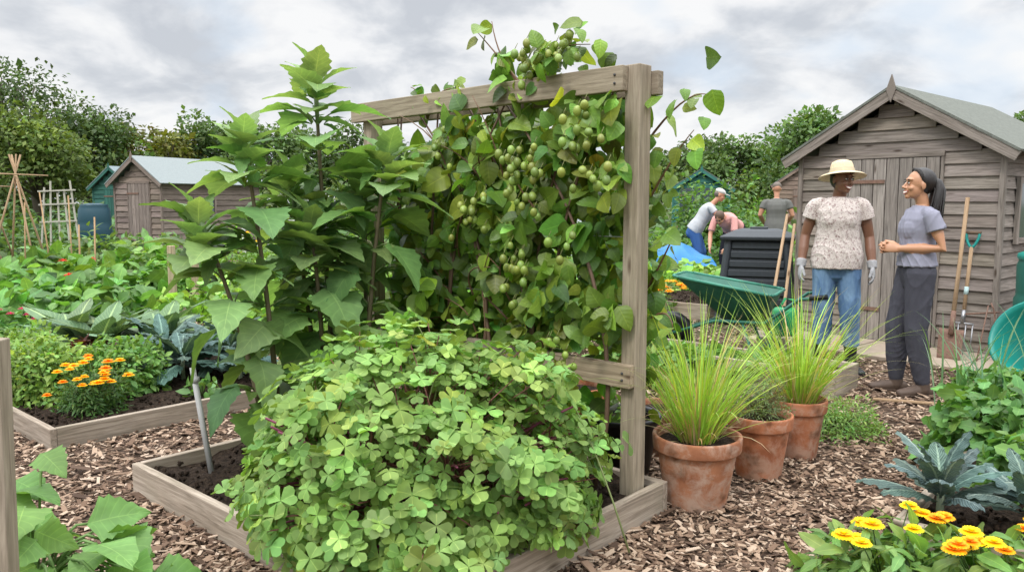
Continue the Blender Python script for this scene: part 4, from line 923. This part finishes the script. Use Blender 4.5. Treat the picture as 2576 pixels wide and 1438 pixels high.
    m=ob.modifiers.new('s','SMOOTH');m.factor=.5;m.iterations=4 if vox<.007 else 2
    dg=bpy.context.evaluated_depsgraph_get();dg.update();nm=bpy.data.meshes.new_from_object(ob.evaluated_get(dg));bpy.data.objects.remove(ob)
    trees=[]
    for mi in range(5):
        vs=[];fs=[];o=0
        for a,V,F in parts:
            if a==mi: vs+=V.tolist();fs+=[tuple(i+o for i in f) for f in F];o+=len(V)
        trees.append(BVHTree.FromPolygons(vs,fs) if vs else None)
    for mm in mats: nm.materials.append(mm)
    cloth=np.zeros(len(nm.vertices))
    for p in nm.polygons:
        best=9;bi=0
        for mi,t in enumerate(trees):
            if t:
                r=t.find_nearest(p.center)
                if r[3] is not None and r[3]<best-.0004: best=r[3];bi=mi
        p.material_index=bi;p.use_smooth=True
        if bi in (1,2):
            for v in p.vertices: cloth[v]=bi
    if vox<.007:
        n=len(nm.vertices);co=np.zeros(n*3);nm.vertices.foreach_get('co',co);co=co.reshape(-1,3);no=np.zeros(n*3);nm.vertices.foreach_get('normal',no);no=no.reshape(-1,3)
        x,y,z=co.T
        w1=np.sin(z*17+5*np.sin(x*9+y*6+1)+x*25);w2=np.sin(x*38+z*11+4*np.sin(z*7+y*12));w3=np.sin(z*46+6*np.sin(x*16-y*13)+2*np.sin(z*19))
        rd=lambda v:(1-np.abs(v))**2
        msk=.5+.5*np.sin(x*13+z*8+y*17)
        fo=np.where(cloth==1,.007*rd(w2)*np.clip((1.25-z)/.3,0.1,1)+.005*rd(w1)*msk,.005*rd(w1)*msk+.006*rd(w3)*msk*np.clip(1.1-np.abs(z-.22)*5,0,1)+.006*rd(w2)*np.clip(1-np.abs(z-.55)*4,0,1))
        co=co+no*(fo*(cloth>0))[:,None]
        nm.vertices.foreach_set('co',co.ravel());nm.update()
    ob=bpy.data.objects.new('body',nm);COLL.objects.link(ob);ob.parent=root
    mb=MB()
    def fe(c,r,col,R=None): V,F=ellip((0,0,0),r,12,8,R);mb.add((V+A(*c))@HR.T+hd_,F,col)
    lip=J.get('lip',(.3,.1,.08));sk=J['skin']
    for s in (-1,1):
        fe((s*.029,-.0795,.006),(.0135,.006,.0065),(.72,.70,.66));fe((s*.029,-.0845,.006),(.006,.0025,.006),(.02,.012,.01))
        fe((s*.029,-.0825,.0135),(.0165,.0055,.003),(.02,.014,.012));fe((s*.031,-.0835,.030),(.019,.004,.0032),J.get('brow',(.02,.014,.01)),ry(-s*.12))
        fe((s*.029,-.0805,-.0015),(.015,.005,.0025),[c*.8 for c in sk])
    sm=J.get('smile',True);mw=.027 if sm else .02
    for k_ in range(9):
        t=-1+k_/4;zc=-.060+.010*t*t;yb=-.0885+.012*t*t
        fe((t*mw,yb,zc+.0060*(1-t*t*.6)),(.006,.004,.0032),lip);fe((t*mw,yb+.001,zc-.010*(1-t*t*.8)),(.006,.0045,.004),lip)
        if sm and abs(t)<.9: fe((t*mw,yb-.0008,zc-.0015),(.005,.0034,.0072*(1-t*t*.5)),(.88,.86,.80))
    mb.build('face_features',M_any,root)
    root.location=loc;root.rotation_euler=(0,0,rot);return root,HR,hd_
def add_part(root,name,mb,mat): mb.build(name,mat,root)
hat=simple('straw',(.66,.54,.35),.8,90,.3,.5)
blouse=clothmat('patterned_blouse',(.58,.52,.48),.3,8,fine=(60,(.30,.22,.21),.52),nv=.14)
jeans=clothmat('denim',(.09,.165,.29),.5,9,nv=.3,fade=(.18,.29,.43))
J=dict(skin=(.13,.065,.04),pel=(0,0,.95),nk=(0,.01,1.455),hd=(.015,-.025,1.578),bw=1.10,bd=1.2,sw=.178,bust=.012,hem=-.17,slv=.44,ar=1.14,slr=1.10,loose=1.07,lr=(.102,.078,.064),boot=.34,neck=.052,fw=1.06,
  elL=(.245,.05,1.12),wrL=(.265,-.04,.88),elR=(-.245,.055,1.13),wrR=(-.275,-.03,.885),pnL=(-1,.1,0),pnR=(1,.1,0),curl=.4,
  knL=(.11,-.05,.50),anL=(.14,.0,.10),knR=(-.09,-.01,.50),anR=(-.095,.03,.10),ftL=.4,ftR=-.15,yaw=.62,pitch=.02,roll=.07,lip=(.30,.08,.07))
r,HR,hc=person('woman',(2.66,6.5,0),math.radians(-16),J,[skinmat('skin_dark',(.18,.088,.052)),blouse,jeans,M_boot,clothmat('work_gloves',(.34,.34,.35),.3,30)],vox=.005,gloves=True)
mb=MB();T_=rx(-.20)
prof=[(0,.105),(.05,.102),(.075,.09),(.086,.065),(.092,.02),(.098,.004),(.13,-.006),(.165,-.018),(.182,-.03),(.183,-.033),(.165,-.024),(.13,-.012),(.093,-.004)]
lathe(mb,prof,hc+HR@A(0,.012,.054),44,R=HR@T_);add_part(r,'straw_hat',mb,hat)
mb=MB();lathe(mb,[(.0935,.035),(.1005,.005)],hc+HR@A(0,.012,.054),44,R=HR@T_,col=(.5,.42,.28));add_part(r,'hat_band',mb,M_any)
mb=MB();V,F=ellip((0,.03,.012),(.078,.076,.088),18,12);mb.add(V@HR.T+hc,F);add_part(r,'hair',mb,hairmat('hair_black',(.012,.01,.01)))
J=dict(skin=(.40,.21,.12),pel=(0,.0,.93),nk=(0,.02,1.385),hd=(0,-.02,1.525),bw=.90,bd=1.0,sw=.148,bust=.015,hem=.04,slv=.5,ar=1.0,slr=1.12,loose=1.05,arch=-.012,lr=(.096,.074,.050),bum=True,neck=.044,fw=.96,
  elL=(.205,.08,1.08),wrL=(.05,-.15,1.07),elR=(-.20,.07,1.08),wrR=(-.05,-.17,1.065),hfL=(-.30,-.9,.16),hfR=(.45,-.85,.1),pnL=(-.9,.2,-.3),pnR=(.9,.2,-.2),thL=(0,0,1),thR=(0,0,1),curl=.55,
  knL=(.085,-.02,.48),anL=(.085,.045,.11),knR=(-.075,-.09,.48),anR=(-.085,-.07,.11),ftL=.15,ftR=-.2,yaw=-.02,pitch=-.08,lip=(.40,.13,.11))
r,HR,hc=person('woman',(2.93,5.74,0),math.radians(-93),J,[skinmat('skin_tan',(.44,.235,.135)),clothmat('grey_tshirt',(.25,.25,.31),.3,nv=.14),clothmat('joggers',(.06,.06,.075),.4,9,nv=.25),M_bboot,M_bboot],vox=.005)
hm=hairmat('hair_dark',(.012,.009,.008));mb=MB()
V,F=ellip((0,0,0),(.081,.100,.100),36,26)
keep=V.copy();V=V+A(0,.024,.024)
front=(-keep[:,1])*1.0+(-keep[:,2])*.55;w=np.clip((front-.022)/.012,0,1)[:,None]
V=V*(1-w)+(V*A(.8,.55,.85))*w;mb.add(V@HR.T+hc,F)
P=[hc+HR@A(*v) for v in ((0,.095,.03),(.01,.125,.02),(.02,.140,-.03),(.03,.135,-.11),(.035,.125,-.21),(.035,.12,-.30),(.03,.115,-.37))]
V,F,_=ringloft(P,[.035,.038,.046,.050,.044,.030,.010],n=16);mb.add(V,F)
for q in range(70):
    o=rng.normal(0,.017,3);pp=[p+o*(.6+.22*i) for i,p in enumerate(P)];tube(mb,pp,[.005]*6+[.0015],n=4)
for q in range(60):
    a=rng.uniform(-1.25,1.25);b0=A(math.sin(a)*.078,-.055+.03*abs(a),.024+math.cos(a)*.088);b1=A(math.sin(a)*.085,.03,.026+math.cos(a)*.102);b2=A(0,.115,.035)
    t=np.linspace(0,1,7)[:,None];pp=(1-t)**2*b0+2*t*(1-t)*b1*1.04+t*t*b2;tube(mb,list(pp@HR.T+hc),[.0025]*7,n=4)
add_part(r,'hair',mb,hm)
mb_j=clothmat('blue_jeans',(.05,.12,.30),.4,9,nv=.3);gt=clothmat('grey_shirt',(.42,.43,.45),.3);dg_=clothmat('dark_grey_shirt',(.14,.14,.13),.3);sk=skinmat('skin_light',(.48,.25,.16));SKL=(.48,.25,.16)
J=dict(skin=SKL,pel=(0,.08,.93),nk=(0,-.22,1.38),hd=(0,-.34,1.53),bw=1.1,bd=1.15,sw=.19,hem=-.1,slv=.5,ar=1.15,lr=(.1,.078,.06),elL=(.24,-.30,1.10),wrL=(.15,-.50,.96),elR=(-.24,-.34,1.12),wrR=(-.12,-.56,1.0),
  knL=(.1,-.05,.5),anL=(.12,.02,.1),knR=(-.1,.0,.5),anR=(-.12,.16,.1),pitch=.4,smile=False)
r,HR,hc=person('man',(3.42,14.5,0),math.radians(75),J,[sk,gt,mb_j,M_sock,M_sock],vox=.011)
mb=MB();V,F=ellip((0,.015,.062),(.082,.098,.055),18,12);mb.add(V@HR.T+hc,F,(.55,.55,.53));V,F=ellip((0,-.12,.05),(.06,.06,.008),14,8);mb.add(V@HR.T+hc,F,(.55,.55,.53));add_part(r,'cap',mb,M_any)
mb=MB();V,F=ellip((0,.04,.0),(.076,.07,.06),18,12);mb.add(V@HR.T+hc,F,(.12,.10,.09));add_part(r,'hair',mb,M_any)
J=dict(skin=SKL,pel=(0,.0,.95),nk=(0,-.03,1.48),hd=(0,-.06,1.64),bw=1.15,bd=1.2,sw=.2,hem=-.12,slv=.5,ar=1.2,lr=(.1,.078,.06),elL=(.28,-.02,1.17),wrL=(.2,-.24,1.02),elR=(-.28,-.02,1.17),wrR=(-.2,-.24,1.02),
  knL=(.1,-.02,.5),anL=(.12,.02,.1),knR=(-.1,.0,.5),anR=(-.12,.02,.1),yaw=.1,pitch=.35,smile=False)
r,HR,hc=person('man',(4.80,14.5,0),math.radians(165),J,[sk,dg_,clothmat('blue_trousers',(.07,.12,.22)),M_sock,M_sock],vox=.011)
mb=MB();V,F=ellip((0,.02,.045),(.079,.088,.078),18,12);mb.add(V@HR.T+hc,F,(.15,.12,.10));add_part(r,'hair',mb,M_any)
J=dict(skin=SKL,pel=(0,.12,.95),nk=(0,-.32,1.16),hd=(0,-.46,1.14),bw=1.15,bd=1.15,sw=.18,hem=.1,slv=.8,ar=1.1,lr=(.11,.085,.06),elL=(.22,-.35,.85),wrL=(.15,-.5,.62),elR=(-.22,-.35,.85),wrR=(-.15,-.5,.62),
  knL=(.12,-.02,.5),anL=(.14,.08,.1),knR=(-.12,-.02,.5),anR=(-.14,.08,.1),pitch=.9,smile=False)
r,HR,hc=person('woman',(3.85,14.0,0),math.radians(-40),J,[sk,clothmat('pink_top',(.6,.3,.28)),clothmat('black_trousers',(.02,.02,.025)),M_sock,M_sock],vox=.011)
mb=MB();V,F=ellip((0,.02,.02),(.082,.095,.095),18,12);mb.add(V@HR.T+hc,F,(.1,.06,.04));add_part(r,'hair',mb,M_any)
bpy.context.view_layer.update()
